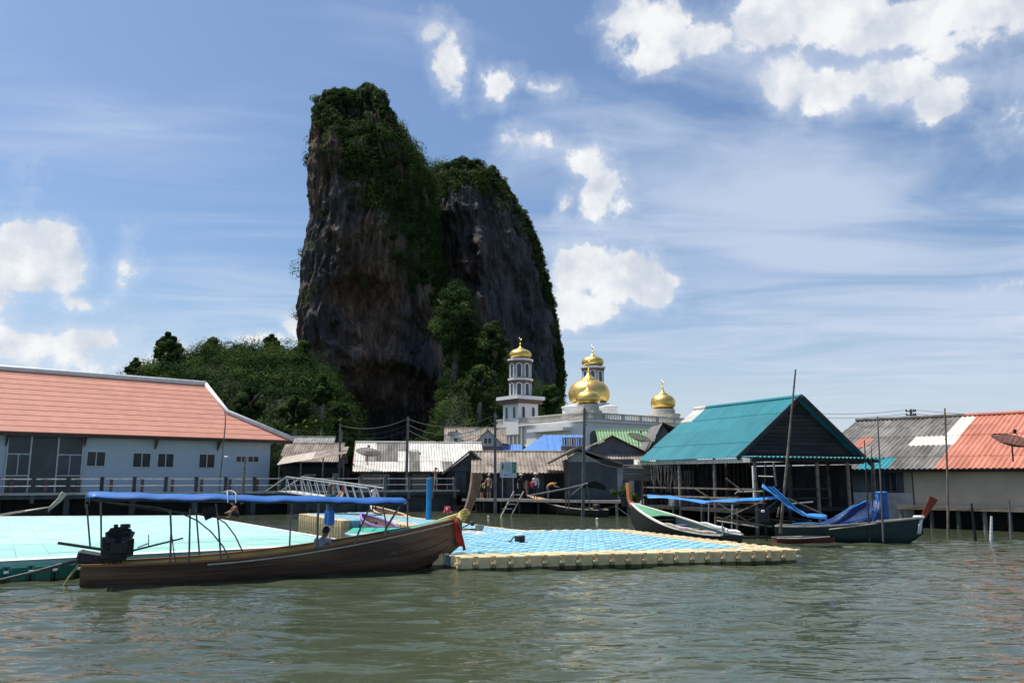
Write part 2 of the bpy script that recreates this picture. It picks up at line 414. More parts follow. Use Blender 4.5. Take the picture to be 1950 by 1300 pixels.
def tag(o, label=None, cat=None, group=None, kind=None):
    if label: o['label'] = label
    if cat: o['category'] = cat
    if group: o['group'] = group
    if kind: o['kind'] = kind
    return o
def thing(name, label, cat, loc=(0,0,0), rz=0.0, group=None):
    o = bpy.data.objects.new(name, None); COL.objects.link(o); o.location = loc; o.rotation_euler = (0, 0, rz); o.empty_display_size = .3
    return tag(o, label, cat, group)
def frame_mat(o, ex, ey):
    ex = Vector(ex).normalized(); ey = Vector(ey); ey = (ey-ex*ey.dot(ex)).normalized(); ez = ex.cross(ey)
    m = Matrix((ex, ey, ez)).transposed().to_4x4(); m.translation = Vector(o); return m
def smooth_by(me):
    me.polygons.foreach_set('use_smooth', [True]*len(me.polygons))
def fbm(x, y, z, o=4):
    return noise.fractal(Vector((x, y, z)), 1.0, 2.0, o)
def lerp_table(t, x):
    xs, ys = zip(*t); return float(np.interp(x, xs, ys))

# ================================================================== the setting
# ---- water
def water_mat():
    m = bpy.data.materials.new('water'); m.use_nodes = True; nt = m.node_tree; b = nt.nodes['Principled BSDF']; L = nt.links.new
    t = nt.nodes.new('ShaderNodeTexCoord')
    n0 = nt.nodes.new('ShaderNodeTexNoise'); n0.inputs['Scale'].default_value = .12; n0.inputs['Detail'].default_value = 3; L(t.outputs['Object'], n0.inputs['Vector'])
    cr = nt.nodes.new('ShaderNodeValToRGB'); L(n0.outputs['Fac'], cr.inputs[0])
    cr.color_ramp.elements[0].position = .35; cr.color_ramp.elements[0].color = (.052, .066, .038, 1)
    cr.color_ramp.elements[1].position = .65; cr.color_ramp.elements[1].color = (.068, .080, .047, 1)
    L(cr.outputs[0], b.inputs['Base Color'])
    b.inputs['Roughness'].default_value = .04; b.inputs['IOR'].default_value = 1.333
    prev = None
    for sc, st, dist, ro in ((2.2, (.46, 1.35, 1), .058, .08), (5.2, (.5, 1.3, 1), .015, -.12)):
        mp = nt.nodes.new('ShaderNodeMapping'); mp.inputs['Scale'].default_value = st; mp.inputs['Rotation'].default_value = (0, 0, ro); L(t.outputs['Object'], mp.inputs[0])
        n = nt.nodes.new('ShaderNodeTexNoise'); n.inputs['Scale'].default_value = sc; n.inputs['Detail'].default_value = 1.2; n.inputs['Roughness'].default_value = .4; n.inputs['Distortion'].default_value = .7; L(mp.outputs[0], n.inputs['Vector'])
        bp = nt.nodes.new('ShaderNodeBump'); bp.inputs['Distance'].default_value = dist; bp.inputs['Strength'].default_value = 1; L(n.outputs['Fac'], bp.inputs['Height'])
        if prev: L(prev, bp.inputs['Normal'])
        prev = bp.outputs[0]
    L(prev, b.inputs['Normal'])
    M['water'] = m
water_mat()
def build_water():
    xs = np.arange(-24, 24.01, .1); ys = np.arange(3.0, 36.01, .1)
    X, Y = np.meshgrid(xs, ys); Z = np.zeros_like(X)
    r = np.random.default_rng(5)
    for _ in range(38):
        wlen = r.uniform(.45, 1.7); an = r.normal(math.pi/2, .5); ph = r.uniform(0, 6.28)
        k = 2*math.pi/wlen
        ed = 1 + .5*np.sin(X*.21*r.uniform(.5, 2)+Y*.17*r.uniform(.5, 2)+ph)
        Z += .0038*wlen*ed*np.sin(k*(X*math.cos(an)+Y*math.sin(an))+ph)
    fade = np.clip((36-Y)/4, 0, 1)*np.clip((24-np.abs(X))/3, 0, 1)*np.clip((Y-3)/.5, 0, 1)
    Z = Z*fade
    ny, nx = X.shape
    co = np.stack([X, Y, Z], -1).reshape(-1, 3)
    idx = np.arange(nx*ny).reshape(ny, nx)
    q = np.stack([idx[:-1,:-1], idx[:-1,1:], idx[1:,1:], idx[1:,:-1]], -1).reshape(-1, 4)
    # the sheet goes on to the horizon round the rippled patch
    B = 7000.0; n0 = len(co)
    ring = np.array([[-24,3,0],[24,3,0],[24,36,0],[-24,36,0],[-B,-B,0],[B,-B,0],[B,B,0],[-B,B,0]], float)
    co = np.concatenate([co, ring]); rq = np.array([[4,5,1,0],[5,6,2,1],[6,7,3,2],[7,4,0,3]])+n0
    q = np.concatenate([q, rq])
    me = bpy.data.meshes.new('water'); me.vertices.add(len(co)); me.vertices.foreach_set('co', co.ravel())
    me.loops.add(q.size); me.loops.foreach_set('vertex_index', q.ravel().astype(np.int32))
    me.polygons.add(len(q)); me.polygons.foreach_set('loop_start', np.arange(0, q.size, 4, dtype=np.int32)); me.polygons.foreach_set('loop_total', np.full(len(q), 4, dtype=np.int32))
    me.polygons.foreach_set('use_smooth', np.ones(len(q), bool)); me.materials.append(M['water']); me.update(calc_edges=True); me.validate()
    tag(obj('water', me), 'green rippled sea water in the foreground', kind='structure')
build_water()

# ---- rock
def rock_mat(name, amt):
    m = bpy.data.materials.new(name); m.use_nodes = True; nt = m.node_tree; b = nt.nodes['Principled BSDF']; L = nt.links.new
    t = nt.nodes.new('ShaderNodeTexCoord')
    def nz(scale, st, det, rough=.6, dist=0):
        mp = nt.nodes.new('ShaderNodeMapping'); mp.inputs['Scale'].default_value = st; L(t.outputs['Object'], mp.inputs[0])
        n = nt.nodes.new('ShaderNodeTexNoise'); n.inputs['Scale'].default_value = scale; n.inputs['Detail'].default_value = det; n.inputs['Roughness'].default_value = rough; n.inputs['Distortion'].default_value = dist
        L(mp.outputs[0], n.inputs['Vector']); return n.outputs['Fac']
    def ramp(x, *st):
        cr = nt.nodes.new('ShaderNodeValToRGB'); L(x, cr.inputs[0]); e = cr.color_ramp.elements
        while len(e) < len(st): e.new(.5)
        for k, (p, c) in enumerate(st): e[k].position = p; e[k].color = c+(1,)
        return cr.outputs[0]
    def mixc(f, a, bb, mode='MIX'):
        mx = nt.nodes.new('ShaderNodeMix'); mx.data_type = 'RGBA'; mx.blend_type = mode
        if isinstance(f, float): mx.inputs[0].default_value = f
        else: L(f, mx.inputs[0])
        L(a, mx.inputs[6]); L(bb, mx.inputs[7]); return mx.outputs[2]
    streak = ramp(nz(.5, (1, 1, .10), 9, .68, .9), (.30, (.062, .064, .070)), (.48, (.115, .114, .117)), (.64, (.175, .168, .162)), (.78, (.30, .28, .26)))
    brown = ramp(nz(.45, (1, 1, .14), 8, .65, 1.1), (.30, (.085, .064, .054)), (.50, (.205, .142, .106)), (.72, (.40, .28, .21)))
    msk = ramp(nz(.05, (1, 1, .7), 4, .55), (.56-amt*.16, (0, 0, 0)), (.68-amt*.16, (1, 1, 1)))
    c = mixc(msk, streak, brown)
    tone = ramp(nz(.10, (1, 1, .45), 5, .6, 1.2), (.34, (.60, .60, .61)), (.66, (1.55, 1.48, 1.4)))
    c = mixc(1.0, c, tone, 'MULTIPLY')
    stain = ramp(nz(1.0, (1, 1, .05), 5, .6, .5), (.50, (1, 1, 1)), (.64, (.42, .43, .46)))
    c = mixc(.85, c, stain, 'MULTIPLY')
    L(c, b.inputs['Base Color']); b.inputs['Roughness'].default_value = .95; b.inputs['Specular IOR Level'].default_value = .12
    bp = nt.nodes.new('ShaderNodeBump'); bp.inputs['Distance'].default_value = 1.5; bp.inputs['Strength'].default_value = 1.0; L(nz(.9, (1, 1, .22), 9, .68, .5), bp.inputs['Height'])
    bp2 = nt.nodes.new('ShaderNodeBump'); bp2.inputs['Distance'].default_value = .6; bp2.inputs['Strength'].default_value = .8; L(nz(2.2, (1, 1, .6), 6, .7, .2), bp2.inputs['Height']); L(bp.outputs[0], bp2.inputs['Normal']); L(bp2.outputs[0], b.inputs['Normal'])
    M[name] = m
rock_mat('rockbrown', 1.0); rock_mat('rockgrey', -.1)
def ridged(v): return 1-abs(noise.noise(v))*2
def tower(name, tab, Yc, brat, seed, caves, label, m):
    zs_t = [(P(975, py, Yc).z, P(l, py, Yc).x, P(r, py, Yc).x) for py, l, r in tab][::-1]
    Z = [a for a, _, _ in zs_t]; XL = [b for _, b, _ in zs_t]; XR = [c for _, _, c in zs_t]
    ztop = Z[-1]; NZ, NT = 280, 400
    zz = np.concatenate([[-2.0], np.linspace(0, ztop, NZ)])
    cv = [(P(px, py, Yc).x, P(px, py, Yc).z, rx*Yc/1571, ry*Yc/1590, dp) for px, py, rx, ry, dp in caves]
    rows = []
    for z in zz:
        xl = np.interp(z, Z, XL); xr = np.interp(z, Z, XR)
        cx = (xl+xr)/2; a = (xr-xl)/2; bmax = brat*a**.75*(18**.25)
        row = []; edge = min(1, a/9)
        for j in range(NT):
            f = j/NT; th = 2*math.pi*(f + .035*math.sin(4*math.pi*f))
            c, s = math.cos(th), math.sin(th)
            sx = math.copysign(abs(c)**.82, c); sy = math.copysign(abs(s)**.82, s)
            fr = max(0, -s)
            qx, qy = c*16, s*16
            lowf = fbm(qx*.06+seed, qy*.06, z*.035, 3)
            big = fbm(qx*.085+seed*2, qy*.085, z*.05+seed, 2)
            wz = z*.02+lowf*.6
            fl = ridged(Vector((qx*.28+seed*3, qy*.28, wz)))
            fl2 = ridged(Vector((qx*.75+seed*5+lowf, qy*.75, z*.04+big)))
            fl3 = ridged(Vector((qx*1.7+seed*7, qy*1.7, z*.09+lowf*2)))
            fine = fbm(qx*.55, qy*.55+seed, z*.32, 5)
            ledge = noise.noise(Vector((qx*.06, qy*.06+seed, z*.15)))
            step = ridged(Vector((qx*.10+5, qy*.1, z*.10+seed)))
            d = 2.2*lowf + 3.6*big*(.2+fr) + 2.0*fl*(.2+fr) + 1.3*fl2*(.2+fr) + .55*fl3*(.2+fr) + 1.1*fine + 1.6*ledge*(.35+fr) + 1.0*step*fr
            dd = (d-1.6)*edge
            rx = a*sx + dd*c*.40; ry = bmax*sy + dd*s
            x = cx+rx
            if s < 0:
                for X0, Z0, ax, az_, dp in cv:
                    q = ((x-X0)/ax+.18*fine)**2+((z-Z0)/az_+.22*ledge)**2
                    if q < 1: ry += dp*(1-q)**.8*min(1, fr*2)*(1+.25*fl2)
            row.append((x, Yc+ry, z + (1.8*fine+1.4*fl2-2.2 if z > ztop*.82 else 0)*min(1, a/6)))
        rows.append(row)
    mb = MB(); mb.grid(rows, closed=True)
    k = len(rows)
    mb.f.append(tuple((k-1)*NT+j for j in range(NT))); mb.m.append(0)
    o = mb.build(name, m, smooth=True)
    tag(o, label, kind='structure')
    return o
TA = [(172,698,712),(181,688,722),(191,676,730),(200,656,737),(207,628,742),(212,612,746),(219,607,750),(245,604,764),(280,602,784),(308,598,802),(340,597,818),(400,603,828),(440,598,830),(480,586,832),(540,576,836),(600,571,842),(650,570,846),(700,573,848),(760,580,852),(850,585,856)]
TB = [(322,840,862),(327,830,905),(338,818,942),(356,804,962),(388,792,984),(426,782,1003),(474,776,1022),(532,770,1042),(590,765,1056),(650,760,1065),(700,755,1071),(760,755,1071),(850,750,1070)]
YA, YB = 225, 252
towA = tower('limestone_hill', TA, YA, 1.15, 3.1, [(750, 800, 115, 110, 8), (700, 600, 60, 46, 5), (660, 520, 26, 40, 2.5), (640, 720, 70, 40, 5), (770, 640, 60, 70, 4)], 'tall limestone tower of the karst with brown streaked overhanging face', 'rockbrown')
towB = tower('limestone_hill', TB, YB, 1.0, 8.7, [(860, 560, 60, 120, 6), (985, 640, 26, 90, 3)], 'lower limestone tower of the karst with long grey fluted face', 'rockgrey')

# ---- wooded slopes
def slope(name, tab, Yc, Yf, Yb, label):
    xs = [P(px, 700, Yc).x for px, _ in tab]; hs = [P(975, py, Yc).z for _, py in tab]
    X = np.linspace(xs[0]-3, xs[-1]+3, 90); Yv = np.concatenate([np.linspace(Yf, Yc+6, 40), np.linspace(Yc+8, Yb, 12)])
    rows = []
    for y in Yv:
        t = np.clip((y-Yf)/(Yc-Yf), 0, 1); t = t*t*(3-2*t)*.55+t*.45
        row = []
        for x in X:
            h = np.interp(x*Yc/max(y, Yc*.8) if y < Yc else x, xs, hs)
            h = (h+2)*t-2 + (1.2*fbm(x*.12, y*.12, 3, 3) if t > .1 else 0)
            row.append((x, y, h))
        rows.append(row)
    mb = MB(); mb.grid(rows); o = mb.build(name, 'soil', smooth=True, recalc=False)
    tag(o, label, kind='structure')
    return np.array(rows)
T1 = [(226,860),(236,760),(246,722),(268,712),(292,700),(330,694),(360,698),(400,684),(440,680),(480,688),(510,682),(545,680),(572,692),(598,716),(622,752),(645,800),(660,855)]
T2 = [(812,865),(830,840),(846,780),(860,710),(888,664),(920,660),(945,680),(965,708),(1000,744),(1040,768),(1062,790),(1076,860)]
S1 = slope('wooded_slope', T1, 170, 128, 222, 'green wooded slope left of the cliff behind the orange roof')
S2 = slope('wooded_slope', T2, 186, 140, 225, 'green wooded slope at the foot of the grey cliff behind the mosque')

def leaf_mesh(name, cen, rad, per, size, m, squash=.8, seed=1, up=.5, shell=.5):
    r = np.random.default_rng(seed); cen = np.asarray(cen, float); rad = np.asarray(rad, float)
    n = len(cen); N = n*per
    d = r.normal(size=(N, 3)); d /= np.linalg.norm(d, axis=1)[:, None]
    rr = np.repeat(rad, per)*r.uniform(shell, 1.06, N)
    pos = np.repeat(cen, per, 0) + d*rr[:, None]*np.array([1, 1, squash])
    nm = d + r.normal(size=(N, 3))*.28 + np.array([0, 0, up*.6]); nm /= np.linalg.norm(nm, axis=1)[:, None]
    a = np.cross(nm, r.normal(size=(N, 3))); a /= np.linalg.norm(a, axis=1)[:, None]; b = np.cross(nm, a)
    s = (size*r.uniform(.6, 1.35, N))[:, None]
    fold = nm*s*.18
    co = np.stack([pos-a*s, pos-b*s*.55+fold, pos+a*s, pos+b*s*.55+fold], 1).reshape(-1, 3)
    me = bpy.data.meshes.new(name); me.vertices.add(4*N); me.vertices.foreach_set('co', co.ravel())
    me.loops.add(4*N); me.loops.foreach_set('vertex_index', np.arange(4*N, dtype=np.int32))
    me.polygons.add(N); me.polygons.foreach_set('loop_start', np.arange(0, 4*N, 4, dtype=np.int32)); me.polygons.foreach_set('loop_total', np.full(N, 4, dtype=np.int32))
    ms = m if isinstance(m, list) else [m]
    for q in ms: me.materials.append(M[q])
    if len(ms) > 1: me.polygons.foreach_set('material_index', np.repeat(r.choice(len(ms), n, p=[.45, .35, .2][:len(ms)] if len(ms) == 3 else None), per).astype(np.int32))
    me.update(calc_edges=True); return me
LEAF3 = ['leafdark', 'leafmid', 'leaflight']
def scatter_slope(S, n, seed, name, label):
    r = np.random.default_rng(seed); k, w, _ = S.shape
    c = []; rad = []
    while len(c) < n:
        i = int(r.integers(2, min(k-1, 44))); j = int(r.integers(1, w-1)); p = S[i, j] + r.normal(size=3)*np.array([.5, .8, 0])
        if p[2] < .5: continue
        q = r.choice([1.3, 2.0, 2.8, 3.8], p=[.25, .35, .25, .15])*r.uniform(.85, 1.2); c.append(p+np.array([0, 0, q*.3])); rad.append(q)
    me = leaf_mesh(name, c, rad, 310, .215, LEAF3, seed=seed, shell=.74)
    tag(obj(name, me), label, 'foliage', kind='stuff')
scatter_slope(S1, 900, 21, 'woodland', 'dense green woodland covering the slope left of the cliff')
scatter_slope(S2, 560, 22, 'woodland', 'green bushes and creepers covering the slope below the grey cliff')

def to_px(p):
    x, y, z = p[0], p[1], p[2]-CAMZ
    f = y*CP+z*SP; v = -y*SP+z*CP
    return 975+FPX*x/f, 650-FPX*v/f
def cliff_plants():
    r = np.random.default_rng(31); c = []; rad = []
    diag = [(165,590),(230,604),(255,640),(300,650),(330,655),(350,690),(400,715),(450,735),(500,762),(545,800),(600,812),(640,840)]
    for o, tw in ((towA, 0), (towB, 1)):
        me = o.data; n = len(me.vertices); co = np.empty(n*3); me.vertices.foreach_get('co', co); co = co.reshape(-1, 3)
        no = np.empty(n*3); me.vertices.foreach_get('normal', no); no = no.reshape(-1, 3)
        for i in r.permutation(n):
            p = co[i]
            if p[2] < 2: continue
            x, y = to_px(p); f = 0
            front = no[i, 1] < .35
            if tw == 0:
                if y < 640 and front:
                    e = x-lerp_table([(b, a) for b, a in diag], y)
                    e += 26*fbm(x*.02, y*.02, 5, 3)
                    right = lerp_table([(a, c_) for a, b, c_ in TA], y)
                    low = lerp_table([(165, 900), (590, 900), (760, 840), (825, 600), (850, 560)], x)
                    if e > 0 and y < 520+ (x-760)*1.2: f = .06
                    elif e > -40: f = .006
                    else: f = .0012
                elif y < 700: f = .0015
                if y < 215: f = max(f, .07)
            else:
                top = lerp_table([(815, 318), (905, 322), (945, 340), (985, 385), (1010, 432), (1040, 520), (1068, 640), (1082, 760)], x)
                right = lerp_table([(a, c_) for a, b, c_ in TB], y)
                if y < top+52+20*fbm(x*.03, y*.03, 1, 3) and x < 990 and front: f = .075*max(.12, 1-(y-top)/60)
                if x > right-13 and no[i, 1] < .6: f = .09
                if 815 < x < 850 and y < 400: f = .03
            if r.random() < f:
                q = r.choice([.9, 1.5, 2.4, 3.2], p=[.35, .35, .2, .1])*r.uniform(.85, 1.2) if not ((tw == 1 and x > right-14) or y < 240) else r.uniform(.5, 1.3)
                c.append(p+no[i]*q*.25); rad.append(q)
    print('cliff clumps', len(c))
    me = leaf_mesh('cliff_shrubs', c, rad, 110, .25, ['leafmid', 'leaflight', 'leafdark'], seed=7, shell=.7)
    tag(obj('cliff_shrubs', me), 'dark green shrubs clinging to the top and ledges of the cliff', 'foliage', kind='stuff')
cliff_plants()

# ---- single trees
def tree(px, ptop, pbase, Y, wpx, label, seed, name='broadleaf_tree', mats=None, nc=46, per=80, lean=0.0):
    r = np.random.default_rng(seed)
    base = P(px, pbase, Y); top = P(px, ptop, Y).z; H = top-base.z; rw = wpx/2*Y/1571
    t = thing(name, label, 'tree', base, group='trees on the slopes around the cliff')
    mb = MB(); tr = .035*H+.08
    mb.tube([(0,0,-1), (.1,0,H*.2), (.25+lean*.3,0,H*.45), (.1+lean*.6,.1,H*.7)], [tr*1.3, tr, tr*.7, tr*.35], 8)
    for k in range(6):
        a = r.uniform(0, 6.28); z0 = H*r.uniform(.3, .6)
        mb.tube([(.15,0,z0), (.15+math.cos(a)*rw*.35, math.sin(a)*rw*.35, z0+H*.12), (.15+math.cos(a)*rw*.7, math.sin(a)*rw*.6, z0+H*.22)], [tr*.45, tr*.3, tr*.12], 6)
    mb.build('trunk', 'weatherwood', t, smooth=True)
    c = []; rad = []
    for k in range(nc):
        u = r.uniform(-1, 1); a = r.uniform(0, 6.28); q = r.uniform(.35, 1)**.6
        s = math.sqrt(1-u*u)
        zc = .60+.36*u*q
        ww = rw*(1.0 if u < .2 else 1-.35*u)
        c.append((math.cos(a)*s*q*ww*.82+lean*zc, math.sin(a)*s*q*ww*.82, H*zc)); rad.append(r.uniform(.16, .30)*max(rw, H*.3))
    me = leaf_mesh('crown', c, rad, int(per*2.2), .25, mats or LEAF3, seed=seed, up=.6, shell=.65)
    obj('crown', me, t)
    return t
tree(866, 528, 745, 176, 108, 'tall tree with pale dusty leaves standing against the dark cliff', 1, nc=85, per=90)
tree(938, 606, 740, 172, 70, 'bright green tree right of the tall tree, above the minaret', 2)
tree(912, 690, 800, 160, 62, 'leafy tree left of the front minaret shaft', 3)
tree(1048, 728, 812, 160, 52, 'small tree between the front minaret and the great dome', 4)
tree(316, 630, 715, 166, 62, 'rounded creeper covered tree sticking up highest on the left slope', 5, nc=60)
tree(254, 680, 740, 164, 34, 'leftmost dark tree at the end of the wooded slope', 6, nc=40)
tree(402, 640, 720, 170, 58, 'dark tree on the slope crest above the end of the orange ridge', 7)
tree(516, 634, 720, 172, 50, 'slim dark tree on the slope crest just left of the cliff', 8)
tree(572, 640, 760, 168, 48, 'tree with spreading boughs at the left foot of the cliff', 9)
tree(612, 712, 800, 150, 48, 'light green tree in front of the dark cave of the cliff', 10)
tree(648, 762, 838, 140, 44, 'rightmost tree of the left slope, beside the cave mouth', 11, nc=40)
tree(560, 745, 838, 138, 66, 'dense tree just above the tip of the orange roof', 12)
tree(470, 730, 838, 136, 70, 'bushy tree behind the kink of the orange roof hip', 13)
def banana(px, py, Y, label, seed, h=3.4):
    r = np.random.default_rng(seed); b = P(px, py, Y)
    t = thing('banana_plant', label, 'plant', b, group='banana plants by the cliff foot')
    mb = MB(); mb.tube([(0,0,-3), (0,0,h*.5)], [.16, .1], 8); mb.build('stem', 'plantgreen', t, smooth=True)
    for k in range(8):
        a = k*.8+r.uniform(-.3, .3); L = h*r.uniform(.7, 1); rows = []
        for i in range(7):
            u = i/6; x = math.cos(a)*L*u; y = math.sin(a)*L*u; z = h*.45+L*(.75*u-.75*u*u*r.uniform(.8, 1.1)); w = .34*math.sin(math.pi*min(1, u*.9+.08))+.02
            n = Vector((-math.sin(a), math.cos(a), 0))
            rows.append([Vector((x,y,z))-n*w, Vector((x,y,z-.06)), Vector((x,y,z))+n*w])
        m = MB(); m.sheet(rows, .01); m.build('leaf', 'leaflight', t, smooth=True)
banana(612, 832, 100, 'banana plant with pale fronds behind the brown roof', 1)
banana(572, 836, 102, 'banana plant just right of the orange roof tip', 2, 2.8)

# ================================================================== buildings
SHEETS = {}
def sheet_mesh(w, l, wl_, amp, m):
    key = (round(w, 3), round(l, 3), wl_, m)
    if key in SHEETS: return SHEETS[key]
    n = max(6, int(round(w/wl_))*6)
    rows = [[(w*i/n, y, amp*math.sin(2*math.pi*(w*i/n)/wl_)) for i in range(n+1)] for y in (0, l)]
    mb = MB()
    up = rows; b = [[(x, y, z-.012) for x, y, z in r] for r in rows]
    mb.add(up[0]+up[1]+b[0]+b[1], [(i, i+1, n+2+i, n+1+i) for i in range(n)] + [(2*n+2+i, 3*n+3+i, 3*n+4+i, 2*n+3+i) for i in range(n)] + [(i, 2*n+2+i, 2*n+3+i, i+1) for i in range(n)] + [(n+1+i, n+2+i, 3*n+4+i, 3*n+3+i) for i in range(n)])
    me = mb.mesh('roof_sheet', m)
    SHEETS[key] = me; return me
def roof(par, o, ex, ey, L, S, cols, rows, mf, wl_=.2, amp=.03, skip=()):
    m4 = frame_mat(o, ex, ey); w = L/cols; h = S/rows
    wl2 = w/max(1, round(w/wl_))
    for i in range(cols):
        for j in range(rows):
            if (i, j) in skip: continue
            mm = mf(i, j) if callable(mf) else mf
            jit = random.uniform(-.02, .02)
            loc = m4 @ Matrix.Translation((i*w, j*h-.07+jit, .025*(j % 2)+.004*(i % 2))) @ Matrix.Rotation(R(random.uniform(-.5, .5)), 4, 'Z')
            obj('roof_sheet', sheet_mesh(w, h+.1, wl2, amp, mm), par, mw=loc)
def gable_house(name, label, loc, rz, L, D, zf, ze, zr, wallm, roofm, cols, rows, oh=.5, gside=.3, group=None, wl_=.22, amp=.03, backm=None, skip=(), cat='house', front_wall=True):
    # local x runs along the eave, y away from the viewer; front eave over y = 0
    t = thing(name, label, cat, loc, rz, group)
    hd = D/2; sl = (zr-ze)/hd
    mb = MB(); mb.bx(0, L, 0, D, zf, ze-.02)
    for x in (0, L):
        mb.prism([(x, 0, ze-.03), (x, D, ze-.03), (x, hd, zr-.09)], (.1 if x == 0 else -.1, 0, 0))
    mb.build('wall', wallm, t)
    S = math.hypot(hd+oh, (hd+oh)*sl)
    roof(t, (-gside, -oh, ze-oh*sl+.03), (1,0,0), (0, 1, sl), L+2*gside, S, cols, rows, roofm, wl_, amp, skip)
    roof(t, (L+gside, D+oh, ze-oh*sl+.03), (-1,0,0), (0, -1, sl), L+2*gside, S, 1, 1, backm or (roofm if isinstance(roofm, str) else roofm(0, 0)), wl_, amp)
    mb = MB(); mb.tube([(-gside-.02, hd, zr+.05), (L+gside+.02, hd, zr+.05)], .09, 8); mb.build('ridge_cap', backm or (roofm if isinstance(roofm, str) else roofm(0, 0)), t)
    mb = MB(); mb.bx(-gside, L+gside, -oh+.02, -oh+.05, ze-oh*sl-.15, ze-oh*sl-.03); mb.build('fascia', 'darkwood', t)
    return t
def window(par, x, z, w, h, y=-.02, panes=2, fm='alu', gm='glassdark', name='window', d=.08):
    mb = MB(); mb.bx(x-w/2+.03, x+w/2-.03, y-.015, y+.05, z+.03, z+h-.03); g = mb.build(name, gm, par)
    f = MB(); fr = .05
    f.bx(x-w/2, x+w/2, y-d/2, y+.02, z, z+fr); f.bx(x-w/2, x+w/2, y-d/2, y+.02, z+h-fr, z+h)
    f.bx(x-w/2, x-w/2+fr, y-d/2, y+.02, z+fr, z+h-fr); f.bx(x+w/2-fr, x+w/2, y-d/2, y+.02, z+fr, z+h-fr)
    f.build('frame', fm, g)
    for k in range(1, panes):
        q = MB(); xx = x-w/2+w*k/panes; q.bx(xx-.03, xx+.03, y-d/2+.005, y+.015, z+fr, z+h-fr); q.build('mullion', fm, g)
    return g

# ---- long building with orange tiled roof
ZE = 5.5
def eave_pt(px, py): return G(px, py, ZE)
e0 = eave_pt(0, 821); e1 = eave_pt(556, 839)
bdir = (e1-e0); bdir.z = 0; BL = bdir.length; bang = math.atan2(bdir.y, bdir.x)
EXT = 6.0                                  # it goes on past the left edge of the photograph
org = e0 - bdir.normalized()*EXT; org.z = 0
hb = thing('long_building', 'long pale blue building with orange tiled hip roof and white ridge', 'building', org, bang)
LT = BL+EXT; HD = 6.2; OH = .8
Lw = LT-1.5                                # wall ends inside the hip overhang
mb = MB(); mb.bx(0, Lw, OH, OH+2*HD-1.6, 1.0, ZE-.08); mb.build('wall', 'bluewall', hb)
def on_roof(px, py):                       # where a sight line meets the front roof plane -> (along, up 0..1)
    return None
Minv = Matrix.Rotation(-bang, 4, 'Z') @ Matrix.Translation(-org)
# the ridge: on the vertical plane HD behind the eave
def hit_local_y(px, py, ly):
    d = ray(px, py); a = Minv.to_3x3() @ d; c0 = Minv @ Vector((0, 0, CAMZ)); t = (ly-c0.y)/a.y; return c0+a*t
r0 = hit_local_y(0, 700, HD); r1 = hit_local_y(390, 734, HD)
ZR = (r0.z+r1.z)/2
def plane_hit(px, py):
    d = ray(px, py); a = Minv.to_3x3() @ d; c0 = Minv @ Vector((0, 0, CAMZ)); n = Vector((0, -(ZR-ZE), HD)); t = -(n.dot(c0-Vector((0,0,ZE))))/n.dot(a); return c0+a*t
k1 = plane_hit(432, 786)
xr_top = r1.x; kx, kf = k1.x, k1.y/HD
def xright(f): return float(np.interp(f, [0, kf, 1], [LT, kx, xr_top]))
NCO = 12
for i in range(NCO):
    f0, f1 = i/NCO, (i+1)/NCO+.012
    f1 = min(f1, 1.0); cuts = [f0, f1]
    if f0 < kf < f1: cuts = [f0, kf, f1]
    lift0, lift1 = .05, .02
    top = []
    for f in cuts:
        lf = lift0+(lift1-lift0)*(f-f0)/(f1-f0)
        top.append((f*HD, ZE+(ZR-ZE)*f+lf, xright(f)))
    m = MB(); lft = [(-.4, y, z) for y, z, x in top]; rgt = [(x, y, z) for y, z, x in top]
    poly = [Vector(p) for p in lft[::-1]]+[Vector(p) for p in rgt]
    m.prism(poly[::-1], (0, .02, -.06)); m.build('roof_tile_course', 'rooftile', hb)
bk = MB()                                   # back slope and hip end
bk.add([(-.4, 2*HD, ZE), (LT, 2*HD, ZE), (kx, 2*HD-kf*HD, ZE+(ZR-ZE)*kf), (xr_top, HD, ZR), (-.4, HD, ZR), (LT, 0, ZE), (kx, kf*HD, ZE+(ZR-ZE)*kf)],
       [(0, 1, 2, 3, 4), (5, 1, 2, 6), (6, 2, 3)]); bk.build('roof_back', 'rooftile', hb)
def beam(pts, w, h, m, name, par):
    q = MB()
    for a, b in zip(pts[:-1], pts[1:]):
        a, b = Vector(a), Vector(b); t = (b-a).normalized(); s = t.cross(Vector((0,0,1))).normalized()*w/2; u = s.cross(t).normalized()*h
        q.hexa([a-s, a+s, b+s, b-s, a-s+u, a+s+u, b+s+u, b-s+u])
    return q.build(name, m, par)
zk = ZE+(ZR-ZE)*kf
mb = MB(); mb.tube([(-.4, HD-.03, ZR+.07), (xr_top+.05, HD-.03, ZR+.07)], .23, 12); mb.build('ridge_cap', 'whitetrim', hb, smooth=True)
mb = MB(); mb.tube([(xr_top, HD, ZR+.08), (kx, kf*HD, zk+.1), (LT+.15, -.1, ZE+.1)], .2, 12); mb.build('hip_cap', 'whitetrim', hb, smooth=True)
mb = MB(); mb.bx(-.4, LT, -.06, .02, ZE-.24, ZE-.02); mb.bx(LT-.02, LT+.06, -.06, 2*HD, ZE-.24, ZE-.02); mb.build('fascia', 'brownfascia', hb)
mb = MB(); mb.bx(-.4, LT-.1, .02, OH, ZE-.20, ZE-.14); mb.bx(Lw, LT-.1, OH, 2*HD-.5, ZE-.20, ZE-.14); mb.build('soffit', 'whitetrim', hb)
def wall_at(px, py): return hit_local_y(px, py, OH)
def win_px(x0, y0, x1, y1, **k):
    a = wall_at(x0, y1); b = wall_at(x1, y0); c_ = wall_at(x1, y1)
    w = b.x-a.x; return window(hb, (a.x+b.x)/2, (a.z+c_.z)/2, w, b.z-(a.z+c_.z)/2, y=OH-.02, **k)
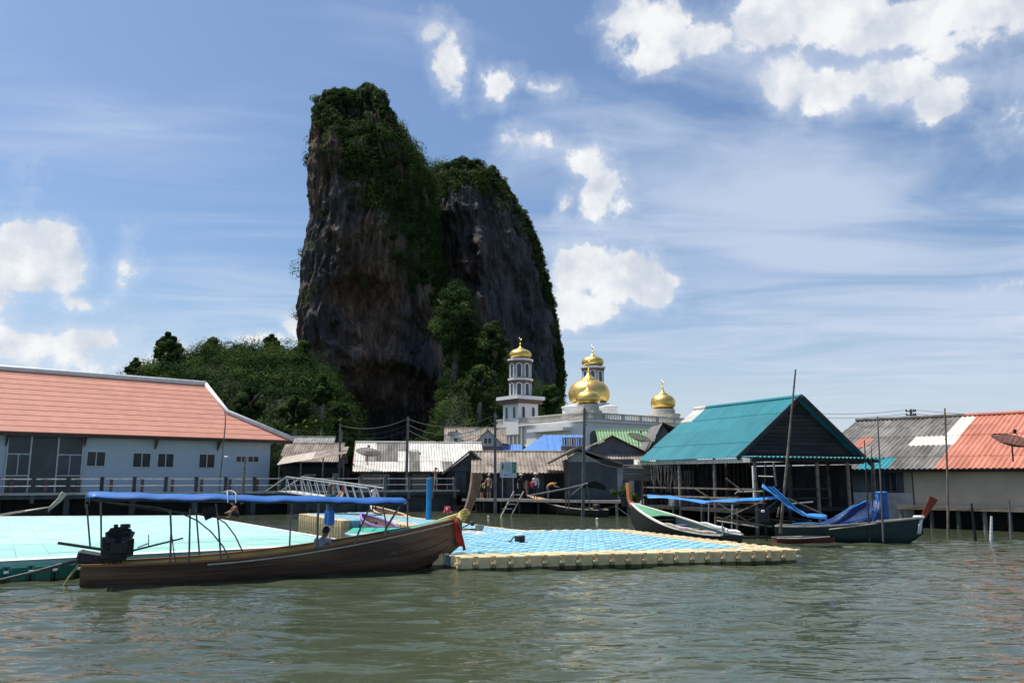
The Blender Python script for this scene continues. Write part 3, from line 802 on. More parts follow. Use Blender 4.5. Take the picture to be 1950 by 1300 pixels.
for q in ((163, 859, 202, 888), (251, 862, 288, 890), (298, 863, 332, 890), (377, 864, 410, 891)): win_px(*q, fm='whitetrim')
win_px(448, 868, 470, 880, panes=2, fm='whitetrim'); win_px(471, 868, 493, 880, panes=2, fm='whitetrim')
# shop front: two banks of panes with a wide clear opening between
a = wall_at(8, 908); b = wall_at(153, 908); zt = wall_at(80, 831).z; z0 = 1.45
g = MB(); g.bx(a.x, b.x, OH-.05, OH+.02, z0, zt); sf = g.build('shop_front', 'glassgrey', hb)
cols = [a.x, a.x+(b.x-a.x)*.30, a.x+(b.x-a.x)*.66, b.x]
for x in cols:
    m = MB(); m.bx(x-.05, x+.05, OH-.11, OH-.045, z0, zt); m.build('mullion', 'alu', sf)
for x0_, x1_ in ((cols[0], cols[1]), (cols[2], cols[3])):
    for zz in (z0+(zt-z0)*.30, z0+(zt-z0)*.68):
        m = MB(); m.bx(x0_+.05, x1_-.05, OH-.1, OH-.047, zz-.04, zz+.04); m.build('transom', 'alu', sf)
    xm = (x0_+x1_)/2; m = MB(); m.bx(xm-.03, xm+.03, OH-.095, OH-.049, z0+(zt-z0)*.30+.04, z0+(zt-z0)*.68-.04); m.build('mullion', 'alu', sf)
m = MB(); m.bx(a.x-1.9, a.x-.55, OH-.05, OH+.02, z0, zt); m.build('doorway', 'glassdark', hb)
for px in (12, 160, 296, 415, 521):
    w_ = wall_at(px, 840); m = MB()
    m.prism([(w_.x-.05, OH, ZE-.22), (w_.x-.05, .1, ZE-.22), (w_.x-.05, OH, ZE-.95)], (.1, 0, 0)); m.build('bracket', 'postbrown', hb)

# ---- houses of the village, behind the pier
VA = R(24)
def hpos(px, py, z): g_ = G(px, py, z); return g_
def patch(i, j):
    white = {(0,0),(0,1),(0,2),(1,2),(1,0),(2,0),(3,0),(4,1),(4,0),(5,2),(6,0),(6,1),(6,2),(7,0),(7,1),(7,2),(8,2),(8,1),(9,0),(9,1),(9,2),(10,1),(10,2),(11,2),(11,1)}
    return 'fibrowhite' if (i, j) in white else 'fibrogrey'
# white patched roof
loc = P(684, 905, 65.5); loc.z = 0
h1 = gable_house('wooden_house', 'low wooden house with a patchwork roof of white and grey sheets', loc, VA*.35, 9.6, 7.0, 1.2, 3.35, 5.35, 'greywall', patch, 12, 3, oh=.7, gside=.5, wl_=.25, amp=.035)
mb = MB(); mb.hexa([(-.56, -.75, 2.75), (-.50, -.75, 2.75), (-.50, 3.5, 5.2), (-.56, 3.5, 5.2), (-.56, -.75, 2.98), (-.50, -.75, 2.98), (-.50, 3.5, 5.43), (-.56, 3.5, 5.43)]); mb.build('barge_board', 'redboard', h1)
for x, w, m_ in ((.9, 1.5, 'tanwall'), (3.0, 1.2, 'darkboard'), (4.9, 1.4, 'tanwall'), (6.4, .9, 'darkboard'), (8.2, 1.0, 'slatewall')):
    mb = MB(); mb.bx(x-w/2, x+w/2, -.06, -.005, 1.45, 3.0); mb.build('wall_panel', m_, h1)
window(h1, 2.0, 1.9, .7, .8, y=-.03); window(h1, 7.2, 1.9, .6, .9, y=-.03)
# small gabled porch in front of it
loc = P(852, 930, 63.6); loc.z = 0
h2 = thing('porch', 'small grey gabled porch at the right end of the patchwork roof', 'porch', loc, .12)
mb = MB(); mb.prism([(-.05,0,2.95),(3.3,0,2.95),(1.75,0,4.35)], (0,.12,0)); mb.build('gable', 'greywall', h2)
for k in range(7):
    m = MB(); m.bx(.1+k*.46, .1+k*.46+.43, -.04, -.003, 1.3, 2.9); m.build('board', 'slatewall' if k % 3 else 'darkboard', h2)
mb = MB(); mb.bx(0, 3.3, .01, 2.5, 1.0, 2.95); mb.build('wall', 'darkboard', h2)
for s_, m_ in ((0, 'fibrogrey'), (1, 'fibrobrown')):
    if s_ == 0: roof(h2, (1.75, -.35, 4.48), (0,1,0), (-1, 0, -.82), 3.0, 2.7, 3, 1, m_)
    else: roof(h2, (1.75, 2.65, 4.48), (0,-1,0), (1, 0, -.9), 3.0, 2.6, 3, 1, m_)
for a_, b_ in (((1.75, -.42, 4.42), (-.35, -.42, 2.72)), ((1.75, -.42, 4.42), (3.65, -.42, 2.72))):
    beam([a_, b_], .06, .14, 'weatherwood', 'barge_board', h2)
# brown roofed house with a lean-to at the left
loc = P(536, 905, 70); loc.z = 0
h3 = gable_house('wooden_house', 'brown corrugated roof house behind the tip of the orange roof', loc, .10, 4.6, 6.4, 1.2, 4.0, 5.4, 'darkboard', 'fibrobrown', 6, 2, oh=.5, gside=.3, wl_=.22)
loc = P(530, 905, 64.5); loc.z = 0
h4 = thing('shed', 'open dark shed under a faded lean-to roof beside the pale blue building', 'shed', loc, .10)
mb = MB(); mb.bx(0, 5.1, 1.6, 4.6, 1.2, 3.3); mb.build('wall', 'darkboard', h4)
roof(h4, (-.1, -.3, 3.45), (1, 0, .17), (-.17*.2, 1, .2), 5.4, 3.4, 6, 1, lambda i, j: 'palewood' if i < 3 else 'fibrobrown', wl_=.24, amp=.02)
for x in (.05, 1.7, 3.4, 5.0):
    mb = MB(); mb.tube([(x, 0, .9), (x, 0, 3.42+x*.17)], .06, 7); mb.build('post', 'weatherwood', h4)
for k, (x, z, w, h, m_) in enumerate(((2.3, 2.6, .9, .12, 'palewood'), (3.0, 1.3, .7, .9, 'clothgrey'), (4.3, 2.3, .5, .5, 'tanwall'), (1.0, 1.3, .8, .6, 'weatherwood'))):
    mb = MB(); mb.bx(x-w/2, x+w/2, .9, 1.4, z, z+h); mb.build('shelf', m_, h4)
loc = P(556, 905, 82); loc.z = 0
gable_house('wooden_house', 'purplish tin roof showing just above the brown corrugated roof', loc, .1, 3.6, 4, 1, 5.6, 6.5, 'darkboard', 'greytin', 4, 1, wl_=.3)
# long brown roof to the right of the pier end
loc = P(905, 905, 61.5); loc.z = 0
h5 = gable_house('wooden_house', 'long dark house with brown fibre cement roof behind the sign board', loc, .05, 6.9, 7.5, .7, 3.0, 4.45, 'darkboard', 'fibrobrown', 9, 3, oh=.5, gside=.3, wl_=.24)
for k in range(12):
    m = MB(); m.bx(.05+k*.57, .05+k*.57+.54, -.05, -.004, .75, 2.75); m.build('board', 'darkboard' if k % 4 else 'slatewall', h5)
# grey house with two gables
loc = P(852, 880, 76); loc.z = 0
h6 = gable_house('grey_house', 'grey upper house with a small gable dormer and square window', loc, .06, 5.2, 5.6, 1, 5.75, 7.1, 'greytin', lambda i, j: 'fibrobrown' if (i+j) % 3 else 'fibrogrey', 5, 2, oh=.35, gside=.35, wl_=.26)
d = MB(); d.prism([(2.25, -.5, 5.3), (5.15, -.5, 5.3), (3.7, -.5, 6.75)], (0, 1.6, 0)); d = d.build('dormer', 'tilegrey', h6)
window(h6, 3.7, 5.5, .75, .6, y=-.54, panes=2); window(h6, .75, 5.45, .42, .62, y=-.42, panes=1)
mb = MB(); mb.prism([(.2, -.4, 5.2), (1.3, -.4, 5.2), (1.3, -.4, 6.3), (.75, -.4, 6.5), (.2, -.4, 6.05)], (0, .7, 0)); mb.build('bay', 'tilegrey', h6)
roof(h6, (3.7, -.65, 6.86), (0, 1, 0), (-1, 0, -1.02), 1.8, 2.05, 1, 1, 'fibrobrown'); roof(h6, (3.7, 1.15, 6.86), (0, -1, 0), (1, 0, -1.02), 1.8, 2.05, 1, 1, 'fibrobrown')
# blue roofs
loc = P(1000, 880, 78); loc.z = 0
def blue_roof(px0, py0, px1, py1, Ye, Yr, label, dx):
    a_ = P(px0, py0, Ye); b_ = P(px1, py0, Ye)
    t = thing('blue_roofed_house', label, 'house', (a_.x, a_.y, 0), 0.0)
    L = b_.x-a_.x; top = P(px0, py1, Yr).z
    roof(t, (0, 0, a_.z), (1, 0, 0), (dx, Yr-Ye, top-a_.z), L, math.hypot(Yr-Ye, top-a_.z), 6, 1, 'blueroof', wl_=.5, amp=.02)
    mb = MB(); mb.bx(.3, L-.3, .6, 7, .8, a_.z); mb.build('wall', 'tanwall', t)
    m = frame_mat((0, 0, a_.z), (1, 0, 0), (dx, Yr-Ye, top-a_.z))
    # sloping left end
    mb = MB(); e = Vector((0, 0, a_.z-.02)); u = m.to_3x3() @ Vector((0, math.hypot(Yr-Ye, top-a_.z), 0)); r_ = e + Vector((0, Yr-Ye, top-a_.z-.02))
    w = P(px0, py0, Ye).x - P(px0-0, py0, Ye).x
    mb.add([e, e+Vector((-abs(dx)*1.0, 2, 0)) if dx else e+Vector((-.6, 2, 0)), r_], [(0, 1, 2)])
    mb.prism([e+Vector((0,0,-.01)), e+Vector((-2.2, .5, 0)), r_+Vector((0,0,-.01))], (0, 0, -.05)); mb.build('hip_sheet', 'blueroof', t)
    return t
blue_roof(1038, 858, 1118, 828, 74, 79, 'large bright blue roof below the mosque wall', 0)
blue_roof(952, 861, 994, 846, 75, 78, 'small blue roof just right of the grey dormer house', 0)
# yellow and red verandah panel under the blue roof
t = thing('balustrade', 'small striped yellow and red balustrade right of the blue roof', 'balustrade', P(1071, 848, 72.5))
for k in range(9):
    mb = MB(); mb.bx(k*.21, k*.21+.16, 0, .08, 0, .62); mb.build('slat', ('yellowpaint', 'redboard', 'orangepaint')[k % 3], t)
mb = MB(); mb.bx(-.05, 1.95, -.03, .1, .63, .72); mb.build('rail', 'yellowpaint', t)
mb = MB(); mb.bx(-.1, 2, .1, 1, -6.5, -.02); mb.build('wall', 'tanwall', t)
# dark slate house with front gable
loc = P(1084, 905, 57.5); loc.z = 0
h7 = thing('slate_house', 'dark slate grey house with a small front gable behind the tall utility pole', 'house', loc, 0.03)
mb = MB(); mb.bx(0, 4.55, 0, 6, .7, 3.75); mb.build('wall', 'slatewall', h7)
for k in range(4):
    m = MB(); m.bx(2.95+k*.4, 2.95+k*.4+.37, -.04, -.004, .75, 3.1); m.build('board', 'tilegrey' if k % 2 else 'slatewall', h7)
mb = MB(); mb.prism([(-.1,-.05,3.55),(2.2,-.05,3.0+.55),(.55,-.05,4.35)], (0,.1,0)); mb.build('gable', 'tilegrey', h7)
roof(h7, (.55, -.6, 4.52), (0,1,0), (-1, 0, -.52), 5, 2.2, 4, 1, 'fibrobrown'); roof(h7, (.55, 4.4, 4.52), (0,-1,0), (1, 0, -.36), 5, 4.4, 4, 2, lambda i, j: 'fibrobrown' if j else 'fibrogrey')
beam([(.55, -.66, 4.42), (-1.5, -.66, 3.36)], .08, .14, 'weatherwood', 'barge_board', h7); beam([(.55, -.66, 4.42), (4.6, -.66, 2.98)], .08, .14, 'weatherwood', 'barge_board', h7)
loc = P(1098, 880, 62); loc.z = 0
h8 = thing('brown_house', 'house with a broad brown gable and bright white eave sheet behind the slate house', 'house', loc, 0.0)
mb = MB(); mb.bx(.2, 5.4, .4, 7, .8, 4.2); mb.prism([(.1,.3,4.15),(5.4,.3,4.15),(2.75,.3,5.5)], (0,.1,0)); mb.build('wall', 'greywall', h8)
roof(h8, (2.75, -.1, 5.62), (0,1,0), (-1, 0, -.5), 7, 3.4, 5, 2, 'fibrobrown'); roof(h8, (2.75, 6.9, 5.62), (0,-1,0), (1, 0, -.5), 7, 3.4, 5, 2, 'fibrobrown')
roof(h8, (.6, -1.6, 3.42), (1,0,0), (0, 1, .42), 5.2, 2.0, 6, 2, lambda i, j: 'fibrowhite' if (j == 0 and i >= 3) else 'fibrobrown')
loc = P(1150, 880, 70); loc.z = 0
h9 = gable_house('green_roofed_house', 'house with a pale green corrugated roof below the mosque arches', loc, 0.02, 4.6, 6, 1, 4.6, 6.55, 'greywall', 'greenroof', 5, 2, oh=.5, wl_=.24)
loc = P(1243, 880, 66); loc.z = 0
h10 = thing('wooden_house', 'grey gabled house between the green roof and the teal roof', 'house', loc, 0.0)
mb = MB(); mb.bx(0, 3.6, 0, 6, 1, 4.9); mb.prism([(-.2,-.02,4.6),(2.2,-.02,4.6),(.85,-.02,6.75)], (0,.1,0)); mb.build('wall', 'greywall', h10)
roof(h10, (.85, -.3, 6.85), (0,1,0), (-1, 0, -1.75), 6, 2.5, 4, 1, 'greytin'); roof(h10, (.85, 5.7, 6.85), (0,-1,0), (1, .0, -.42), 6, 3.6, 4, 2, 'fibrobrown')

for t_, L_, z_ in ((h1, 9.6, 1.2), (h4, 5.1, 1.2), (h5, 6.9, .7), (h7, 4.55, .7), (h2, 3.3, 1.0)):
    for k in range(int(L_/1.1)+1):
        m = MB(); m.tube([(.15+k*1.1, .2, -1), (.15+k*1.1, .2, z_+.05)], .1, 7); m.build('pile', 'darkwood', t_)
    m = MB(); m.bx(.05, L_-.05, 1.6, 1.7, -1, z_+.01); m.build('shade_backing', 'black', t_)  # black sheet added to paint the shade under the houses
mb = MB(); mb.bx(.3, Lw-.3, OH+.5, OH+.7, -1, .99); mb.build('shade_backing', 'black', hb)  # black sheet added below the wall as painted shade

# ---- teal roofed fishing shed, open sided, on posts
c0 = Vector((9.9, 35.7, 0)); dax = Vector((-.42, .907, 0)).normalized(); gax = Vector((dax.y, -dax.x, 0))
tang = math.atan2(gax.y, gax.x)
HWD, TLN = 3.7, 7.8; TE, TR = P(1405, 869, 35.7).z, P(1530, 757, 37.3).z
th = thing('fishing_shed', 'open sided fishing shed with teal corrugated roof and dark plank gable', 'shed', c0, tang)
slp = (TR-TE)/HWD; S = math.hypot(HWD, TR-TE)
roof(th, (0, TLN, TE), (0, -1, 0), (1, 0, slp), TLN, S, 8, 4, lambda i, j: 'fibrowhite' if (j == 3 and i == 0) else 'tealroof', wl_=.19, amp=.032)
roof(th, (2*HWD, 0, TE), (0, 1, 0), (-1, 0, slp), TLN, S, 8, 4, 'tealroof', wl_=.19, amp=.032)
mb = MB(); mb.tube([(HWD, -.05, TR+.06), (HWD, TLN-1.0, TR+.06)], .1, 8); mb.build('ridge_cap', 'tealroof', th)
mb = MB(); mb.tube([(HWD, TLN-.98, TR+.06), (HWD, TLN+.05, TR+.06)], .11, 8); mb.build('ridge_cap', 'fibrowhite', th)
nb = 15
for k in range(nb):
    z0_, z1_ = TE+(TR-TE)*k/nb+.01, TE+(TR-TE)*(k+1)/nb-.012
    w0, w1 = HWD*(1-(z0_-TE)/(TR-TE))-.1, HWD*(1-(z1_-TE)/(TR-TE))-.1
    if w1 < .05: w1 = .05
    m = MB(); y_ = .32+random.uniform(-.012, .012)
    m.prism([(HWD-w0, y_, z0_), (HWD+w0, y_, z0_), (HWD+w1, y_, z1_), (HWD-w1, y_, z1_)], (0, .03, 0)); m.build('gable_board', 'darkwood', th)
for a_, b_ in (((HWD, -.04, TR-.06), (-.12, -.04, TE-.17)), ((HWD, -.04, TR-.06), (2*HWD+.5, -.04, TE-.47))):
    beam([a_, b_], .05, .2, 'darkboard', 'barge_board', th)
roof(th, (0, -1.0, TE-.02), (1, 0, 0), (0, 1, .012), 2*HWD+.2, 1.35, 8, 1, 'tealroof', wl_=.22, amp=.035)
mb = MB(); mb.bx(-.1, 2*HWD, -.85, -.78, TE-.22, TE-.08); mb.build('beam', 'darkwood', th)
mb = MB(); mb.bx(.02, .1, -.6, TLN+.2, TE-.26, TE-.08); mb.build('beam', 'palewood', th)
mb = MB(); mb.bx(2*HWD-.12, 2*HWD-.02, 0, TLN, TE-.26, TE-.08); mb.build('beam', 'darkwood', th)
for x in (.15, HWD*.55, HWD, HWD*1.5, 2*HWD-.2):
    for y in (-.7, 2.0, 4.6, TLN-.1):
        if .2 < x < 2*HWD-.3 and 0 < y < 7: continue
        q = MB(); lean = random.uniform(-.06, .06); q.tube([(x, y, -.8), (x+lean, y, TE-.02)], .075, 8); q.build('post', 'weatherwood' if random.random() < .4 else 'darkwood', th)
mb = MB(); mb.bx(.05, 2*HWD-.05, .4, TLN-.05, .95, 1.1); mb.build('floor', 'darkwood', th)
for k in range(24):
    m = MB(); x = .06+k*(2*HWD-.12)/24; m.bx(x, x+.28, TLN-.04, TLN, 1.1, TE-.05)
    m.build('wall_board', 'darkboard', th)
for k in range(16):
    m = MB(); y = .7+k*.43; m.bx(2*HWD-.1, 2*HWD-.07, y, y+.41, 1.1, TE-.3); m.build('wall_board', 'darkboard', th)
mb = MB(); mb.bx(.1, 2*HWD-.1, TLN-.12, TLN-.06, -1, 1.0); mb.build('shade_backing', 'black', th)  # added black sheet hides bright water, standing in for shade under the floor
mb = MB(); mb.bx(2*HWD-.14, 2*HWD-.1, .8, TLN-.1, -1, 1.0); mb.build('shade_backing', 'black', th)  # second added black sheet, painted shade along the right side
for k in range(4):
    for y in (1.2, 3.4, 5.6): q = MB(); q.tube([(.6+k*2.0, y, -1), (.6+k*2.0, y, .96)], .08, 7); q.build('pile', 'darkwood', th)
for z in (1.55, 1.95):
    mb = MB(); mb.bx(.1, .16, -.6, TLN, z, z+.07); mb.build('rail', 'weatherwood', th)
    mb = MB(); mb.bx(.2, HWD*1.2, -.72, -.66, z, z+.07); mb.build('rail', 'darkwood', th)

# ---- long house with grey and red roof at the right
ea = P(1690, 893, 43.6); eb = P(1765, 893, 41.6); ez_ = 2.95
gdir = Vector((.73, -.683, 0)).normalized(); gang = math.atan2(gdir.y, gdir.x)
LG = 17.0; e_org = eb - gdir*6.6
e_org.z = 0
hg = thing('stilt_house', 'long stilt house with half grey, half red corrugated roof', 'house', e_org, gang)
GD = 8.8; zr_ = P(1855, 792, 48.0).z; sl = (zr_-ez_)/GD; S = math.hypot(GD, zr_-ez_)
SKEW = -.0
def gm(i, j):
    # column 7 is where the red half begins
    if i >= 9: return 'redroof'
    if i == 8: return 'cream' if j >= 2 else 'fibrogrey'
    if i in (6, 7) and j == 2: return 'cream'
    if i in (4,) and j == 0: return 'tealroof'
    if i in (3,) and j == 0: return 'tealroof'
    if i == 1 and j == 2: return 'redroof'
    return 'fibrogrey'
NC = 22; cw = LG/NC
# the join sits over local x = 6.6
def gmat(i, j):
    x = i*cw
    if x >= 6.6-.3: return 'redroof'
    if x >= 6.6-cw-.3: return 'cream' if j >= 2 else 'fibrogrey'
    if 6.6-3*cw-.4 <= x and j == 2: return 'cream'
    if j == 0 and 2.6 <= x < 4.2: return 'tealroof'
    if j == 2 and x < 1.9 and x > .9: return 'redroof'
    return 'fibrogrey'
roof(hg, (0, 0, ez_), (1, 0, 0), (0, 1, sl), LG, S, NC, 5, gmat, wl_=.24, amp=.034)
roof(hg, (LG, 2*GD, ez_), (-1, 0, 0), (0, -1, sl), LG, S, 1, 1, 'fibrogrey', wl_=.26, amp=.042)
mb = MB(); mb.tube([(0, GD, zr_+.07), (6.3, GD, zr_+.07)], .11, 8); mb.build('ridge_cap', 'fibrogrey', hg)
mb = MB(); mb.tube([(6.32, GD, zr_+.07), (LG, GD, zr_+.07)], .11, 8); mb.build('ridge_cap', 'redroof', hg)
mb = MB(); mb.bx(5.75, LG-.3, .5, 2*GD-1, 1.05, ez_+.1); mb.build('wall', 'yellowwall', hg)
mb = MB(); mb.bx(.3, 5.75, .56, 2*GD-1, 1.05, ez_+.1); mb.build('wall', 'greywall', hg)
mb = MB(); mb.bx(.3, 5.7, .42, .5, .25, 1.7); mb.build('wall_panel', 'tilegrey', hg)
mb = MB(); mb.bx(0, LG, .04, .1, ez_-.2, ez_-.06); mb.build('fascia', 'darkboard', hg)
window(hg, 4.3, 1.75, 1.35, 1.0, y=.5, panes=4, fm='slatewall')
mb = MB(); mb.bx(5.3, 5.7, .44, .5, 1.7, 2.75); mb.build('wall_panel', 'tanwall', hg)
mb = MB(); mb.bx(5.2, LG, -.55, .48, .98, 1.08); mb.bx(5.2, LG, -.60, -.55, .9, 1.1); mb.build('walkway', 'weatherwood', hg)
for k in range(10):
    for y in (-.4, 1.8):
        q = MB(); x = 5.4+k*1.2+random.uniform(-.15, .15); q.tube([(x, y, -.9), (x+random.uniform(-.05, .05), y, 1.0)], .1, 8); q.build('pile', 'concretedark' if random.random() < .6 else 'concrete', hg)
mb = MB(); mb.bx(5.2, LG, 1.6, 1.68, -.5, .98); mb.build('shade_backing', 'black', hg)  # added black sheet, shade under the walkway done in colour
tag(hg.children[0], None)

# ---- mosque
mc = P(1113, 784, 90); ZM = mc.z
lf = P(955, 800, 103); rt = P(1310, 797, 100.5)
dl = Vector((lf.x-mc.x, lf.y-mc.y, 0)); dr = Vector((rt.x-mc.x, rt.y-mc.y, 0))
mang = math.atan2(dr.y, dr.x); LR_, LL_ = dr.length, dl.length
mo = thing('mosque', 'white mosque with golden onion domes, arched arcades and two minarets', 'mosque', (mc.x, mc.y, 0), mang)
# local x along the right front, y along the left front going back
mb = MB(); mb.bx(0, LR_, 0, LL_, .5, ZM-1.05); mb.build('wall', 'mosquewhite', mo)
mb = MB(); mb.bx(-.35, LR_+.35, -.35, LL_+.35, ZM-1.05, ZM-.85); mb.bx(-.2, LR_+.2, -.2, LL_+.2, ZM-.85, ZM-.72); mb.build('cornice', 'mosquewhite', mo)
mb = MB(); mb.bx(-.3, LR_+.3, -.3, -.08, ZM-.14, ZM); mb.bx(-.3, -.08, -.08, LL_+.3, ZM-.14, ZM); mb.bx(-.3, LR_+.3, -.3, -.08, ZM-.72, ZM-.64); mb.bx(-.3, -.08, -.08, LL_+.3, ZM-.72, ZM-.64); mb.build('parapet_rail', 'mosquetan', mo)
mb = MB()
for k in range(64):
    x = k*(LR_+.2)/64; mb.bx(x, x+.1, -.24, -.14, ZM-.64, ZM-.14)
for k in range(60):
    y = k*(LL_+.2)/60; mb.bx(-.24, -.14, y, y+.1, ZM-.64, ZM-.14)
for k in range(7):
    x = k*(LR_)/6; mb.bx(x-.2, x+.2, -.28, -.1, ZM-.64, ZM-.14)
b_ = mb.build('balusters', 'mosquetan', mo); b_['kind'] = 'stuff'
def arch_pts(w, h, n=9, point=0):
    pts = [(-w/2, 0), (w/2, 0)]
    for i in range(n+1):
        a = math.pi*i/n; pts.append((math.cos(a)*w/2, h-w/2+math.sin(a)*w/2*(1+point)))
    return pts
def arch(par, o, ex, ny, w, h, fm='whitetrim', gm='glassdark', fr=.12, name='arched_window', dep=.12):
    ex = Vector(ex); ny = Vector(ny); o = Vector(o); z = Vector((0,0,1))
    T = lambda p: o+ex*p[0]+z*p[1]
    mb = MB(); mb.prism([T(p)+ny*.02 for p in arch_pts(w, h)], ny*.03); g = mb.build(name, gm, par)
    a = arch_pts(w, h)[1:]+[(-w/2, 0)]; b = arch_pts(w+2*fr, h+fr)[1:]+[(-w/2-fr, 0)]
    m = MB()
    for i in range(len(a)-1):
        p = [T(a[i]), T(b[i]), T(b[i+1]), T(a[i+1])]
        m.hexa([q+ny*.01 for q in p]+[q+ny*dep for q in p])
    m.build('frame', fm, g); return g
for k in range(9):                       # arcade on the right front; flat dark panels paint the shade of its depth
    arch(mo, (1.3+k*1.75, 0, ZM-5.1), (1,0,0), (0,-1,0), 1.35, 3.1, fm='mosquewhite', gm='greywall', fr=.16, name='arcade_bay')
for k in range(11):                      # tall windows on the left front
    arch(mo, (0, 1.6+k*1.28, ZM-6.6), (0,-1,0), (-1,0,0), .62, 3.2, fm='mosquewhite', gm='greywall', fr=.12)
mb = MB(); mb.bx(-1.3, -.02, 2.2, 8.6, ZM-1.95, ZM-1.6); mb.build('canopy_slab', 'mosquewhite', mo)
for k in range(7): mb = MB(); mb.bx(-.3, -.02, LL_-5.2+k*.8, LL_-5.0+k*.8, .8, ZM-1.06); mb.build('pilaster', 'mosquetan', mo)
DOME = [(.70,0),(.80,.06),(.93,.2),(1.0,.42),(1.0,.6),(.95,.8),(.84,.98),(.68,1.11),(.52,1.20),(.42,1.24),(.44,1.26),(.35,1.31),(.23,1.39),(.14,1.50),(.08,1.62),(.05,1.72),(.03,1.8)]
def dome(par, c, r, name='dome', sq=1.0, ped=0.0):
    mb = MB(); mb.lathe([(a*r, z*r*sq) for a, z in DOME], 32, c); d = mb.build(name, 'gold', par, smooth=True)
    zt_ = c[2]+1.8*r*sq; m = MB(); m.tube([(c[0],c[1],zt_-.05), (c[0],c[1],zt_+.28*r+.3)], [.05,.03], 6); m.ball((c[0],c[1],zt_+.12), .11, 8, 5)
    cr_ = [(c[0]+.17*math.cos(a), c[1], zt_+.28*r+.45+.17*math.sin(a)) for a in np.linspace(R(130), R(410), 9)]
    m.tube(cr_, [.01,.03,.045,.05,.05,.05,.045,.03,.01], 5); m.build('finial', 'gold', d)
    return d
Mi = Matrix.Rotation(-mang, 4, 'Z') @ Matrix.Translation((-mc.x, -mc.y, 0))
def ml(px, py, Y): return Mi @ P(px, py, Y)
cd = ml(1122, 770, 101.5); rb = 40*101.5/1571
mb = MB(); mb.lathe([(rb*1.25, ZM-1), (rb*1.25, ZM+.35), (rb*1.32, ZM+.4), (rb*1.32, ZM+.65), (rb*.98, ZM+.7), (rb*.98, cd.z-.15), (rb*1.05, cd.z-.1), (rb*1.05, cd.z+.05), (rb*.7, cd.z+.06)], 8, (cd.x, cd.y, 0), a0=.4); mb.build('dome_drum', 'mosquewhite', mo)
dome(mo, cd, rb, sq=.95)
cs = ml(1120, 770, 92.2); rs = 24*92.2/1571
mb = MB(); mb.lathe([(rs*1.2, ZM-1), (rs*1.2, ZM+.25), (rs*.95, ZM+.27), (rs*.95, cs.z), (rs*.7, cs.z+.02)], 8, (cs.x, cs.y, 0), a0=.4); mb.build('dome_drum', 'mosquetan', mo)
dome(mo, cs, rs, sq=.86)
cr2 = ml(1263, 779, 101.5); rr2 = 23.5*101.5/1571
mb = MB(); mb.lathe([(rr2*1.3, ZM-.9), (rr2*1.3, ZM+.35), (rr2*1.38, ZM+.38), (rr2*1.38, ZM+.6), (rr2*.95, ZM+.62), (rr2*.95, cr2.z), (rr2*.6, cr2.z+.03)], 16, (cr2.x, cr2.y, 0)); mb.build('dome_drum', 'mosquetan', mo)
dome(mo, cr2, rr2, sq=.98)
for px, Y in ((1088, 99), (1158, 99)):
    q = ml(px, 782, Y); mb = MB(); mb.lathe([(1.1, ZM-.8), (1.1, q.z+.3), (1.2, q.z+.32), (1.2, q.z+.5), (.3, q.z+.7)], 16, (q.x, q.y, 0)); mb.build('roof_drum', 'mosquewhite', mo)
